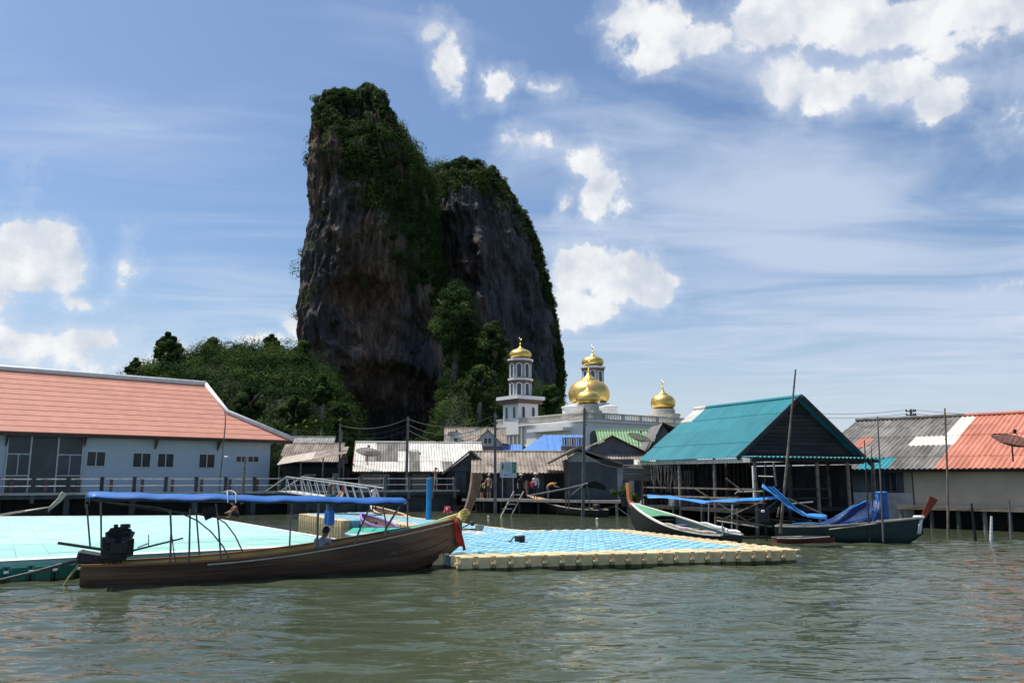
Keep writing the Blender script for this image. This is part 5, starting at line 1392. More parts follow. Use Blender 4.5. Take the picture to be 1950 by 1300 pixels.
for k in range(6):
    m = MB(); a = random.uniform(0, 6); m.tube([(ex_+random.uniform(-.3,.25), -.22+random.uniform(-.05,.02), ez_+random.uniform(-.2,.4)) for _ in range(4)], .016, 5); m.build('hose', 'black', en)
for x in (-.16, .16):
    m = MB(); m.tube([(ex_+x, -.14, ez_-.3), (ex_+x*.6, -.1, .42)], .03, 6); m.build('mount_bracket', 'enginemetal', en); m = MB(); m.tube([(ex_+x, .14, ez_-.3), (ex_+x*.6, .1, .42)], .03, 6); m.build('mount_bracket', 'enginemetal', en)
m = MB(); m.tube([(ex_, 0, .30), (ex_, 0, ez_-.3)], .06, 8); m.build('pivot', 'enginemetal', en)
ta, tb = bl(252, 1048, -.15), bl(349, 1024, -.15)
m = MB(); m.tube([ta, tb], [.025, .02], 7); m.build('tiller', 'enginemetal', en)
m = MB(); m.tube([bl(262, 1042, -.1), bl(283, 1034, -.1)], .014, 5); m.tube([bl(283, 1017, -.1), bl(283, 1040, -.1)], .012, 5); m.build('throttle_lever', 'enginemetal', en)
m = MB(); m.tube([bl(110, 1033, .1), bl(190, 1045, .1), (ex_-.2, .1, ez_-.1)], [.035, .035, .03], 8); m.build('steering_bar', 'enginemetal', en)
m = MB(); m.tube([(ex_-.25, 0, ez_-.2), bl(150, 1066, 0), bl(60, 1090, 0), bl(-60, 1118, 0)], [.09, .05, .035, .03], 8); m.build('propeller_shaft', 'enginemetal', en)
eb_(tuple(bl(172, 1062, 0)), (.5, .26, .26), 12, name='gearbox', bev=.05)
m = MB(); m.tube([bl(160, 1046, 0), bl(157, 1062, 0)], .02, 6); m.build('bracket', 'enginemetal', en)
# rope and sash on the bow
x, b, zg, zk = BS[-1]
m = MB()
for k in range(5): m.tube([(x-.02+.03*k+.12*math.cos(a), .16*math.sin(a), zg-.02+.05*k+.05*math.cos(a*2+k)) for a in np.linspace(0, 6.28, 13)], .028, 6)
m.build('rope_wrap', 'ropeyellow', boat)
m = MB(); m.tube([(x-.75, .1, zg-.12), (x-.4, .12, zg-.02), (x-.1, .05, zg+.08)], [.05, .06, .05], 7); m.build('rope_coil', 'ropeyellow', boat)
def cloth(name, pts, w0, w1, m_, par, fold=.03, label=None):
    rows = []
    for i, p in enumerate(pts):
        u = i/(len(pts)-1); w = w0+(w1-w0)*u
        rows.append([(p[0]+a*w, p[1]+fold*math.sin(a*9+u*3), p[2]+.01*math.sin(a*6)) for a in np.linspace(-.5, .5, 9)])
    mb = MB(); mb.sheet(rows, .012); return mb.build(name, m_, par, smooth=True)
sa = [bl(866, 988, -.1), bl(868, 1000, -.14), bl(872, 1016, -.16), bl(875, 1030, -.16), bl(877, 1040, -.14)]
cloth('sash', sa, .09, .20, 'sashred', boat)
sa = [bl(868, 988, -.18), bl(873, 1004, -.2), bl(880, 1026, -.22), bl(885, 1047, -.22)]
cloth('sash', sa, .07, .10, 'redprow', boat)
m = MB(); m.tube([bl(869, 1032, -.2), bl(870, 1040, -.2)], .05, 8); m.build('tassel', 'black', boat)
m = MB(); m.tube([bl(152, 1072, .0), bl(130, 1100, 0), bl(120, 1117, 0)], .03, 6); m.build('stern_rope', 'ropeyellow', boat)
# hanging bundle under the canopy
m = MB()
for k in range(4): m.tube([bl(390+k*6, 965, -.6), bl(391+k*5, 975+k*2, -.6), bl(393+k*4, 990-k*2, -.6)], [.05, .07, .03], 7)
m.build('hanging_bag', 'clothblack', boat)

# ---- green and orange boat beside the dock
p0 = G(1395, 1042, 0); p1 = G(1215, 1020, 0)
b2, S2_, at2 = longtail('longtail_boat', 'boat with orange prow and green foredeck moored behind the blue dock', p0, p1, 1.75, .42, P(1196, 958, p1.y).z, 'hullblack', 'cream', 'hullgreen',
    [(.05, .1), (.10, .35), (.12, .62), (.12, .88)], 'orangewood', pw=1.7, over=.55, deckm='greenpaint', deckfrac=.66, seats=3)
x, b, zg, zk = at2(.6); m = MB(); m.bx(x-.16, x+.16, -b+.08, b-.08, zg-.24, zg-.19); m.build('thwart', 'purplepaint', b2)
for f0_, f1_ in ((.40, .62),):
    m = MB()
    for k in range(6):
        fa, fb = f0_+(f1_-f0_)*k/6, f0_+(f1_-f0_)*(k+1)/6; A, B_ = at2(fa), at2(fb)
        m.hexa([(A[0], A[1]-.14, A[2]-.10), (A[0], A[1]-.08, A[2]-.10), (B_[0], B_[1]-.08, B_[2]-.10), (B_[0], B_[1]-.14, B_[2]-.10), (A[0], A[1]-.14, A[2]+.0), (A[0], A[1]-.08, A[2]+.0), (B_[0], B_[1]-.08, B_[2]), (B_[0], B_[1]-.14, B_[2])])
    m.build('inner_rail', 'orangepaint', b2)
m = MB(); m.tube([(S2_[-1][0]-.1+.1*math.cos(a), .1*math.sin(a), S2_[-1][2]+.05) for a in np.linspace(0, 6.28, 11)], .03, 6); m.build('rope_wrap', 'pink', b2)
for s in (1, -1):
    m = MB(); pts = []
    for k in range(9):
        A = at2(.03+.055*k); pts.append((A[0], s*(A[1]-.02), A[2]+.09+.02*math.sin(k*2.1)))
    m.tube(pts, [.03, .06, .07, .055, .07, .075, .06, .05, .03], 7); m.build('rolled_cloth', 'shirtwhite' if s < 0 else 'palewood', b2)
# ---- its sky-blue awning on poles
def awning(name, label, pts, wdt, m_, polef=(), z_sag=.05, group='blue tarpaulins over the moored boats'):
    t = thing(name, label, 'tarpaulin', pts[0] if False else (0, 0, 0)); rows = []
    n = 22
    for i in range(n+1):
        u = i/n; k = u*(len(pts)-1); j = min(len(pts)-2, int(k)); f = k-j; f = f*f*(3-2*f)
        c_ = pts[j]*(1-f)+pts[j+1]*f; w = wdt(u)
        rows.append([(c_.x+.1*a, c_.y+a*w, c_.z+.10*(1-abs(a)**2)*1.0+.02*math.sin(u*30+a*3)) for a in np.linspace(-1, 1, 9)])
    m = MB(); m.sheet(rows, .012); m.build('sheet', m_, t, smooth=True)
    return t
Ya = p1.y+1.2
aw = awning('tarpaulin', 'sky blue awning stretched over the green decked boat', [P(1232, 946, Ya-.6), P(1275, 948, Ya-1.2), P(1340, 957, Ya-1.8), P(1400, 954, Ya-2), P(1490, 948, Ya-2)], lambda u: .75-.35*u, 'tarplight')
for px, ya, yb, dy in ((1226, 950, 1000, 0), (1282, 956, 1003, -.9), (1336, 958, 1020, -1.6), (1350, 956, 1010, -.9)):
    m = MB(); m.tube([P(px, ya, Ya+dy), P(px-1, yb, Ya+dy)], .028, 7); m.build('pole', 'galv', aw)
m = MB(); m.tube([P(1400, 1002, Ya-.5), P(1445, 980, Ya-.9), P(1480, 953, Ya-1.4)], .03, 6); m.build('brace', 'bamboo', aw)
# ---- dark working boat in front of the fishing shed
p0b = G(1378, 1026, 0); p1b = G(1560, 1016, 0)
b3, _, at3 = longtail('fishing_boat', 'black hulled fishing boat lying behind the green decked boat', G(1530, 1020, 0), G(1385, 1006, 0), 1.7, .62, .95, 'hullgreen', 'weatherwood', 'hullblack', None, None, pw=1.6, over=.4, seats=3, group='fishing boats beside the shed')
b3r = thing('fishing_boat', 'low boat with rusty red side between the dock tip and the shed', 'boat', G(1475, 1033, 0), .08, 'fishing boats beside the shed')
S_ = hull_sections(2.4, .9, .17, .22, .12, .3)
m = MB(); m.grid([[(x, b, zg), (x, b*.7, zk), (x, -b*.7, zk), (x, -b, zg)] for x, b, zg, zk in S_]); m.add([(S_[0][0], S_[0][1], S_[0][2]), (S_[0][0], S_[0][1]*.7, S_[0][3]), (S_[0][0], -S_[0][1]*.7, S_[0][3]), (S_[0][0], -S_[0][1], S_[0][2])], [(0,1,2,3)]); m.build('hull', 'hullred', b3r, recalc=False)
m = MB(); m.sheet([[(x, b*.96, zg-.02), (x, -b*.96, zg-.02)] for x, b, zg, zk in S_], .03); m.build('deck', 'hullblack', b3r)
for s in (1, -1):
    m = MB(); m.tube([(x, s*b, zg+.02) for x, b, zg, zk in S_[::3]], .025, 5); m.build('gunwale', 'palewood', b3r)
# frame of poles over it
fr3 = thing('pole_frame', 'rickety frame of poles standing in the black fishing boat', 'frame', (0, 0, 0))
Yf = 31.5
for pts, r_, m_ in (([(1375, 995), (1378, 1035)], .03, 'galv'), ([(1395, 960), (1392, 1036)], .03, 'galv'), ([(1404, 968), (1404, 1010)], .028, 'bamboo'), ([(1458, 880), (1454, 960), (1460, 1030)], .03, 'darkwood'), ([(1365, 985), (1470, 1002)], .04, 'weatherwood'), ([(1365, 991), (1445, 1003)], .035, 'palewood'),
                    ([(1372, 990), (1466, 948)], .03, 'bamboo'), ([(1368, 958), (1420, 990)], .025, 'bamboo'), ([(1324, 930), (1358, 952)], .03, 'bamboo'), ([(1382, 910), (1416, 936)], .028, 'bamboo'), ([(1405, 936), (1452, 935)], .03, 'palewood'), ([(1400, 940), (1408, 932)], .02, 'palewood'),
                    ([(1350, 955), (1460, 958)], .02, 'bamboo'), ([(1473, 880), (1478, 925)], .04, 'weatherwood'), ([(1444, 906), (1473, 907)], .025, 'palewood'), ([(1484, 965), (1480, 985)], .035, 'bamboo'), ([(1495, 960), (1548, 955)], .03, 'galv'), ([(1500, 948), (1575, 982)], .028, 'bamboo')):
    m = MB(); m.tube([P(a, b, Yf+random.uniform(-.2, .2)) for a, b in pts], r_, 6); m.build('pole', m_, fr3)
m = MB(); m.cbox(P(1452, 982, Yf), (.45, .3, .55), bevel=.06); m.build('engine', 'enginedark', fr3)
m = MB(); m.cbox(P(1453, 973, Yf-.2), (.12, .1, .09), bevel=.02); m.build('lamp', 'lampwhite', fr3)
# long tarpaulin strips hanging down to the right
aw2 = awning('tarpaulin', 'striped light blue tarpaulin sagging from the pole frame to the right boat', [P(1452, 926, 31.2), P(1478, 946, 31.0), P(1505, 968, 30.8), P(1535, 982, 30.6), P(1575, 985, 30.6)], lambda u: .26+.05*math.sin(u*9), 'tarplight')
for k in range(5):
    m = MB(); pts = [P(1456+k*4, 926, 31.2-.15*k), P(1484+k*3, 948, 31.0-.15*k), P(1509+k*2, 968, 30.8-.12*k), P(1538, 980+k, 30.6-.12*k), P(1575, 984+k, 30.6-.1*k)]
    m.tube(pts, .025, 6); m.build('fold', 'tarpdark' if k % 2 else 'tarplight', aw2)
# ---- right boat with red prow
p0 = G(1478, 1027, 0); p1 = G(1732, 1034, 0)
b4, S4, at4 = longtail('longtail_boat', 'dark green long-tail boat with a thick red prow at the right', p0, p1, 1.5, .55, P(1758, 986, p1.y).z, 'hullgreen', 'palewood', 'hullblack',
    [(.06, .08), (.2, .34), (.36, .58), (.46, .78)], 'redprow', pw=1.8, over=.5, seats=4, draft=.3)
x, b, zg, zk = S4[-1]
m = MB(); m.tube([(x-.1+.0*k+.16*math.cos(a), .15*math.sin(a), zg+.05) for k in range(1) for a in np.linspace(0, 6.28, 11)], .06, 7); m.build('cloth_wrap', 'shirtwhite', b4)
cloth('hanging_cloth', [(x-.02, -.12, zg-.02), (x-.08, -.14, zg-.2), (x-.12, -.12, zg-.42), (x-.16, -.1, zg-.58)], .1, .16, 'shirtwhite', b4, .02)
m = MB(); A, B_ = at4(.42), at4(.75); m.tube([(A[0], -A[1]-.06, A[2]-.12), (B_[0], -B_[1]-.06, B_[2]-.02)], .03, 6); m.build('boat_hook', 'palewood', b4)
Y4 = (p0.y+p1.y)/2
tp = thing('tarpaulin', 'dark blue tarpaulin heaped and hung over the boat with the red prow', 'tarpaulin', (0, 0, 0), group='blue tarpaulins over the moored boats')
rows = []
for i in range(15):
    u = i/14; px = 1560+u*(1680-1560); py = lerp_table([(1560, 996), (1590, 985), (1620, 962), (1640, 952), (1665, 955), (1680, 940)], px)
    top = P(px, py, Y4+.4); lo_ = P(px, 1000-4*u, Y4-.1)
    rows.append([top*(1-a)+lo_*a + Vector((0, .1*math.sin(a*5+u*9), .0)) for a in np.linspace(0, 1, 8)])
m = MB(); m.sheet(rows, .015); m.build('sheet', 'tarpdark', tp, smooth=True)
rows = []
for i in range(9):
    a = i/8*math.pi*1.2-.3; c_ = P(1678, 938, Y4+.45)
    rows.append([(c_.x+.24*math.cos(a), c_.y-.22*math.sin(a), c_.z-z*1.1+.03*math.sin(i*2.3)) for z in np.linspace(0, 1, 7)])
m = MB(); m.sheet(rows, .015); m.build('hanging_fold', 'bluetarp', tp, smooth=True)
m = MB(); c_ = P(1678, 938, Y4+.45); m.ball((c_.x, c_.y, c_.z), .26, 10, 6, sq=(1, 1, .25)); m.build('bundle_top', 'bluetarp', tp, smooth=True)
for pts, m_ in (([(1590, 984), (1625, 965), (1650, 953)], 'tarplight'), ([(1665, 965), (1650, 985), (1600, 997)], 'bluetarp'), ([(1672, 945), (1668, 975), (1660, 1000)], 'tarplight'), ([(1510, 997), (1545, 995), (1580, 998)], 'tarplight')):
    m = MB(); m.tube([P(a, b, Y4-.15) for a, b in pts], .03, 6); m.build('fold', m_, tp)
# ---- boat with orange inside by the ladder
p0 = G(1150, 984, 0); p1 = G(1012, 975, 0)
b5, S5, at5 = longtail('longtail_boat', 'slim boat with orange painted bow moored at the boardwalk', p0, p1, 1.5, .42, P(997, 943, p1.y).z, 'hullblack', 'palewood', 'hullgreen',
    [(.02, .1), (.05, .4), (.06, .75), (.06, 1.05)], 'maroon', pw=1.9, over=.5, deckm='orangepaint', deckfrac=.8, seats=4)
m = MB(); x, b, zg, zk = at5(.08); m.tube([(x, 0, zg), (x-1.4, -.4, zg+.25), (x-2.7, -.9, -.2)], [.05, .035, .03], 6); m.build('propeller_shaft', 'enginemetal', b5)
m = MB(); m.cbox((x+.1, 0, zg+.2), (.5, .3, .35), bevel=.06); m.build('engine', 'enginedark', b5)
m = MB(); x, b, zg, zk = at5(.12); m.tube([(x, -b, zg+.02), (x+1.2, -b-.03, zg+.01)], .03, 6); m.build('gunwale_tip', 'orangepaint', b5)
# furled black canopy propped up beside the pole
fc = thing('tarpaulin', 'furled black tarpaulin on a slanting spar by the utility pole', 'tarpaulin', (0, 0, 0), group='tarpaulins by the boardwalk')
m = MB(); m.tube([P(1010, 943, 52.5), P(1085, 929, 52.5), P(1120, 920, 52.5)], .06, 7); m.build('spar', 'polegrey', fc)
rows = [[P(1110+u*44, 921-9*math.sin(u*3.0)+5*u+v*(8+6*math.sin(u*3)), 52.6+v*.2) for v in np.linspace(0, 1, 4)] for u in np.linspace(0, 1, 10)]
m = MB(); m.sheet(rows, .03); m.build('sheet', 'clothblack', fc, smooth=True)
for a_, b_ in (((1085, 945), (1112, 922)), ((1118, 925), (1124, 970)), ((1078, 935), (1078, 972)), ((1084, 935), (1083, 972))):
    m = MB(); m.tube([P(a_[0], a_[1], 52.4), P(b_[0], b_[1], 52.4)], .04, 6); m.build('prop', 'polegrey', fc)
# ---- small boats
p0 = G(868, 973, 0); p1 = G(950, 968, 0)
longtail('rowing_boat', 'dark boat with carved reddish rail moored under the pier end', p0, p1, 1.2, .35, P(962, 945, p1.y).z, 'hullblack', 'hullred', 'hullblack', [(.05, .05), (.15, .2), (.2, .4)], 'weatherwood', pw=1.8, over=.5, seats=3)
p0 = G(-60, 1001, 0); p1 = G(66, 997, 0)
longtail('rowing_boat', 'pale wooden boat with an upswept bow behind the mint pitch at far left', p0, p1, 1.3, .40, P(92, 966, p1.y).z, 'hullblack', 'palewood', 'palewood', [(.1, .08), (.4, .4), (.62, .78)], 'palewood', pw=1.8, over=.7, seats=3, deckm='palewood', deckfrac=.75)
p0 = G(745, 1020, 0); p1 = G(690, 1004, 0)
longtail('rowing_boat', 'small white boat with purple and red stripes beside the green float', p0, p1, 1.1, .35, P(670, 978, p1.y).z, 'shirtwhite', 'purplepaint', 'maroon', None, None, pw=1.5, over=.5, seats=2, band='clothred')
p0 = G(800, 1000, 0); p1 = G(745, 988, 0)
longtail('rowing_boat', 'brown boat end with cream rim lying on the far side of the green float', G(770, 1000, 0), G(708, 985, 0), 1.2, .4, .7, 'hullbrown', 'floatcream', 'hullbrown', None, None, pw=1.5, over=.4, seats=2)

# ================================================================== people
def person(label, loc, rz, J=None, top='shirtwhite', arms=None, legs='clothnavy', calf='skin', skin='skin', hair='hairdark', longhair=False, hat=None, scale=1.0, group=None, extra=None):
    D = dict(pel=(0,0,.93), wai=(0,0,1.08), che=(0,-.01,1.28), nec=(0,-.005,1.47), chi=(0,-.03,1.54), hea=(0,-.02,1.62), top=(0,0,1.69))
    for s, n in ((-1, 'r'), (1, 'l')):
        D.update({'sh'+n: (.175*s,0,1.40), 'el'+n: (.22*s,.03,1.13), 'wr'+n: (.23*s,-.06,.90), 'ha'+n: (.23*s,-.09,.83), 'hi'+n: (.09*s,0,.88), 'kn'+n: (.10*s,-.03,.48), 'an'+n: (.10*s,.02,.08), 'to'+n: (.115*s,-.15,.035)})
    if J: D.update(J)
    rad = dict(pel=.135, wai=.12, che=.145, nec=.05, chi=.065, hea=.088, top=.06, sh=.062, el=.042, wr=.030, ha=.028, hi=.095, kn=.058, an=.038, to=.034)
    E = [('pel','wai'),('wai','che'),('che','nec'),('nec','chi'),('chi','hea'),('hea','top')]
    for n in 'rl': E += [('che','sh'+n),('sh'+n,'el'+n),('el'+n,'wr'+n),('wr'+n,'ha'+n),('pel','hi'+n),('hi'+n,'kn'+n),('kn'+n,'an'+n),('an'+n,'to'+n)]
    keys = list(D); ix = {k: i for i, k in enumerate(keys)}
    me = bpy.data.meshes.new('skeleton'); me.from_pydata([D[k] for k in keys], [(ix[a], ix[b]) for a, b in E], [])
    o = bpy.data.objects.new('skeleton', me); COL.objects.link(o)
    md = o.modifiers.new('skin', 'SKIN'); md.use_smooth_shade = True
    for k, v in zip(keys, me.skin_vertices[0].data):
        r_ = rad.get(k, rad.get(k[:2], .05)); v.radius = (r_, r_*(.72 if k in ('pel','wai','che') else 1)) ; v.use_root = (k == 'pel')
    o.modifiers.new('sub', 'SUBSURF').levels = 1; o.modifiers['sub'].render_levels = 1
    bpy.context.view_layer.update()
    dg = bpy.context.evaluated_depsgraph_get(); bodym = bpy.data.meshes.new_from_object(o.evaluated_get(dg)); bpy.data.objects.remove(o)
    bodym.materials.clear()
    zones = [top, arms or skin, legs, calf, skin]
    for z in zones: bodym.materials.append(M[z])
    def zone(a, b):
        if {a, b} <= {'pel','wai','che'} or a == 'che' or (a == 'che' and b == 'nec'): return 0
        if a[:2] == 'sh': return 0 if True else 1
        if a[:2] in ('el', 'wr'): return 1
        if a == 'pel' or a[:2] == 'hi': return 2
        if a[:2] == 'kn': return 3
        return 4
    segs = [(Vector(D[a]), Vector(D[b]), zone(a, b)) for a, b in E]
    for f in bodym.polygons:
        c = f.center; best = 9; bz = 4
        for a, b, z in segs:
            ab = b-a; t = max(0, min(1, (c-a).dot(ab)/max(1e-9, ab.length_squared))); d_ = (c-(a+ab*t)).length
            if d_ < best: best, bz = d_, z
        f.material_index = bz; f.use_smooth = True
    body = MB()
    # fingers, nose, ears go into the same mesh
    ex = MB()
    for n, s in (('r', -1), ('l', 1)):
        w, h = Vector(D['wr'+n]), Vector(D['ha'+n]); dr_ = (h-w).normalized(); sd = dr_.cross(Vector((0, 0, 1)));
        sd = sd.normalized() if sd.length > .1 else Vector((1, 0, 0))
        for k, (off_, ln) in enumerate(((-.026, .075), (-.009, .085), (.009, .08), (.026, .062))):
            b_ = h+sd*off_; cu = dr_*.7+Vector((0, 0, -.5)).cross(sd)*.0; ex.tube([b_-dr_*.02, b_+dr_*ln*.55, b_+dr_*ln*.9+Vector((0, -.02, -.015))], [.010, .009, .007], 5)
        ex.tube([w+dr_*.03+sd*.02*s, w+dr_*.06+sd*.045*s, w+dr_*.10+sd*.05*s], [.011, .010, .008], 5)
    hd = Vector(D['hea']); up_ = (Vector(D['top'])-Vector(D['chi'])).normalized(); fwd = Vector((0, -1, 0)); fwd = (fwd-up_*fwd.dot(up_)).normalized(); sdv = up_.cross(fwd)
    ex.tube([hd+fwd*.075+up_*.01, hd+fwd*.108-up_*.025], [.009, .016], 5)
    for s in (-1, 1): ex.ball(tuple(hd+sdv*.088*s-up_*.01), .024, 6, 4, sq=(.5, 1, 1.3))
    exm = ex.mesh('x', skin)
    bm = bmesh.new(); bm.from_mesh(bodym); n0 = len(bm.faces); bm.from_mesh(exm); bm.faces.ensure_lookup_table()
    for f in bm.faces[n0:]: f.material_index = 4; f.smooth = True
    bm.to_mesh(bodym); bm.free(); bpy.data.meshes.remove(exm)
    t = thing('person', label, 'person', loc, rz, group); t.scale = (scale,)*3
    obj('body', bodym, t)
    hm = MB(); rows = []
    for i in range(9):
        a = i/8
        row = []
        for j in range(16):
            an = 2*math.pi*j/16; dirx, diry = math.sin(an), math.cos(an)       # diry = 1 is the back
            low = -.07 if not longhair else -.30
            lim = (low if diry > .1 else (.035 if diry < -.3 else .0))
            el_ = (1-a)*math.pi/2
            if lim < -.08 and a > .6: z = -(a-.6)/.4*abs(lim); r_ = .104
            else:
                z = math.sin(el_)*.105 if not (lim < 0 and a == 1) else lim; r_ = math.cos(el_)*.104
                if lim > 0 and z < lim: z = lim; r_ = .1
            row.append(hd+sdv*dirx*max(r_, .01)*.92-fwd*(diry*max(r_, .01)*1.02-.0)+up_*(z+.018))
        rows.append(row)
    hm.grid(rows, closed=True); hm.build('hair', hair, t, smooth=True)
    ey = MB()
    for s in (-1, 1): ey.ball(tuple(hd+sdv*.034*s+fwd*.083+up_*.012), .011, 6, 4)
    e_ = ey.build('eyes', 'hairdark', t); e_['kind'] = 'stuff'
    mo_ = MB(); mo_.cbox(tuple(hd+fwd*.088-up_*.052), (.04, .012, .01)); mo_.build('mouth', 'clothred', t)
    if hat:
        m = MB(); m.lathe([(.2, .05), (.21, .06), (.115, .075), (.105, .13), (.07, .16), (.01, .165)], 18); me = m.mesh('hat', hat); smooth_by(me)
        obj('hat', me, t, mw=frame_mat(hd, sdv, -fwd))
    if extra: extra(t, D)
    return t
def foot(px, py, z): return G(px, py, z)
# woman on the pitch, back to us, holding a phone
def phone(t, D):
    m = MB(); c_ = Vector(D['hal'])+Vector((-.03, -.03, .06)); m.cbox(tuple(c_), (.02, .085, .15), bevel=.008); m.build('phone', 'clothred', t)
    sk = MB(); rows = [[(x*(.19+.03*u), y*(.13+.02*u), .98-.44*u) for x, y in [(math.cos(a), math.sin(a)) for a in np.linspace(0, 6.28, 17)[:-1]]] for u in np.linspace(0, .25, 3)]
    for s in (-1, 1):
        q = MB(); q.grid([[(.10*s+(.098+.02*u)*math.cos(a), -.01+(.105+.02*u)*math.sin(a), .92-.42*u) for a in np.linspace(0, 6.28, 15)[:-1]] for u in np.linspace(0, 1, 5)], closed=True); q.build('shorts_leg', 'shortsblue', t, smooth=True)
person('woman in dark top and blue shorts standing on the pitch edge, holding a phone', G(625, 1030, .5), R(130), dict(ell=(.26,-.22,1.2), wrl=(.12,-.42,1.42), hal=(.10,-.46,1.5), elr=(-.25,-.2,1.17), wrr=(-.02,-.42,1.38), har=(.02,-.46,1.45)), top='shirtteal', legs='shortsblue', hair='hairbrown', longhair=True, scale=1.03, extra=phone)
# man sitting in the near boat with his back to us
cp = Vector(boat.location)+Matrix.Rotation(boat.rotation_euler.z, 3, 'Z') @ Vector((bl(604, 1045, 0).x, -.05, .22))
SIT = dict(pel=(0,0,.14), wai=(0,-.02,.30), che=(0,-.14,.50), nec=(0,-.23,.66), chi=(0,-.28,.72), hea=(0,-.31,.79), top=(0,-.31,.865))
for s, n in ((-1, 'r'), (1, 'l')):
    SIT.update({'sh'+n: (.19*s,-.16,.60), 'el'+n: (.27*s,-.30,.38), 'wr'+n: (.20*s,-.48,.30), 'ha'+n: (.17*s,-.54,.28), 'hi'+n: (.10*s,-.02,.12), 'kn'+n: (.20*s,-.36,.38), 'an'+n: (.16*s,-.40,.06), 'to'+n: (.17*s,-.54,.03)})
person('man in pale shirt crouching in the near boat under the canopy', cp, R(155), SIT, top='shirtgrey', legs='clothblack', calf='skintan', skin='skintan', scale=1.08)
# on the pier and boardwalk
def on_pier(px):
    d_ = Vector((pd.x, pd.y, 0)).normalized(); nrm_ = Vector((-d_.y, d_.x, 0)); u = ray(px, 937); k = u.x/u.y
    o_ = po+nrm_*.8; t_ = (k*o_.y-o_.x)/(d_.x-k*d_.y); p = o_+d_*t_; return Vector((p.x, p.y, ZD-.03))
CAMP = {}
for s, n in ((-1, 'r'), (1, 'l')): CAMP.update({'el'+n: (.27*s,-.14,1.30), 'wr'+n: (.12*s,-.22,1.55), 'ha'+n: (.07*s,-.2,1.60)})
def camera_(t, D):
    m = MB(); m.cbox((0, -.2, 1.62), (.14, .07, .09), bevel=.015); m.tube([(0, -.23, 1.62), (0, -.31, 1.62)], [.04, .038], 10); m.build('camera', 'black', t)
person('bare chested person raising a camera on the pier behind the railing', on_pier(829), R(20), CAMP, top='skin', legs='clothcream', hair='hairbrown', extra=camera_)
def on_walk(px, back=.8):
    d_ = wd.normalized(); nrm_ = Vector((-d_.y, d_.x, 0)); u = ray(px, 945); k = u.x/u.y; o_ = wa+nrm_*back; t_ = (k*o_.y-o_.x)/(d_.x-k*d_.y); p = o_+d_*t_; return Vector((p.x, p.y, ZW-.02))
person('leftmost of the three bathers on the boardwalk, in grey trunks', on_walk(905, 1.2), R(60), dict(knl=(.1,-.12,.5)), top='skin', legs='clothgrey', hair='hairbrown', scale=.98, group='bathers on the boardwalk')
person('middle one of the three bathers, in a black swimsuit', on_walk(917, .9), R(40), dict(elr=(-.28,-.05,1.2), wrr=(-.2,-.2,1.05)), top='clothblack', legs='clothblack', hair='hairbrown', scale=.93, group='bathers on the boardwalk')
def ring(t, D):
    m = MB(); m.tube([(-.36+.0*a, -.12+.16*math.cos(a), .92+.16*math.sin(a)) for a in np.linspace(0, 6.28, 17)], .035, 7); m.build('swim_ring', 'ropeyellow', t)
person('bather beside the utility pole carrying a pale ring on the arm', on_walk(931, .5), R(-30), dict(elr=(-.26,-.06,1.14), wrr=(-.30,-.14,.98), har=(-.32,-.16,.92)), top='skin', legs='clothgreen', hair='hatstraw', scale=1.02, group='bathers on the boardwalk', extra=ring)
person('person in a white hat and dark clothes right of the sign board', on_walk(992, .7), R(10), dict(), top='clothblack', arms='skin', legs='clothblack', calf='clothblack', hat='hatstraw', scale=1.0)
def bag(t, D):
    m = MB(); m.cbox((-.2, -.1, 1.02), (.30, .14, .30), bevel=.05); m.build('shoulder_bag', 'clothred', t)
    m = MB(); m.tube([(-.2, -.12, 1.15), (-.02, -.15, 1.38), (.12, 0, 1.46)], .014, 5); m.build('strap', 'clothred', t)
person('person in white shirt with a red shoulder bag on the boardwalk', on_walk(1020, .9), R(-20), dict(), top='shirtwhite', arms='shirtwhite', legs='clothnavy', calf='clothnavy', hat='hatstraw', scale=1.04, extra=bag)
BEND = dict(pel=(0,.05,.90), wai=(0,-.04,1.02), che=(0,-.24,1.10), nec=(0,-.42,1.12), chi=(0,-.48,1.10), hea=(0,-.55,1.10), top=(0,-.62,1.11))
for s, n in ((-1, 'r'), (1, 'l')): BEND.update({'sh'+n: (.17*s,-.34,1.10), 'el'+n: (.18*s,-.48,.90), 'wr'+n: (.15*s,-.66,.86), 'ha'+n: (.14*s,-.73,.86), 'hi'+n: (.09*s,.05,.86)})
person('person in orange shirt bending forward on the boardwalk', on_walk(1044, .7), R(80), BEND, top='clothorange', arms='clothgrey', legs='clothgrey', calf='clothgrey')
person('person in white top and black trousers standing on the far end of the dock', G(712, 977, ZT), R(30), dict(elr=(-.26,-.15,1.25), wrr=(-.1,-.3,1.45), har=(-.06,-.3,1.52)), top='shirtwhite', legs='clothblack', calf='clothblack', hair='hairdark', scale=.95)
SWIM = dict(SIT)
person('sitting bather at the far corner of the mint pitch', G(452, 986, .52), R(-60), SWIM, top='skintan', legs='clothblack', calf='skintan', skin='skintan', scale=.95)

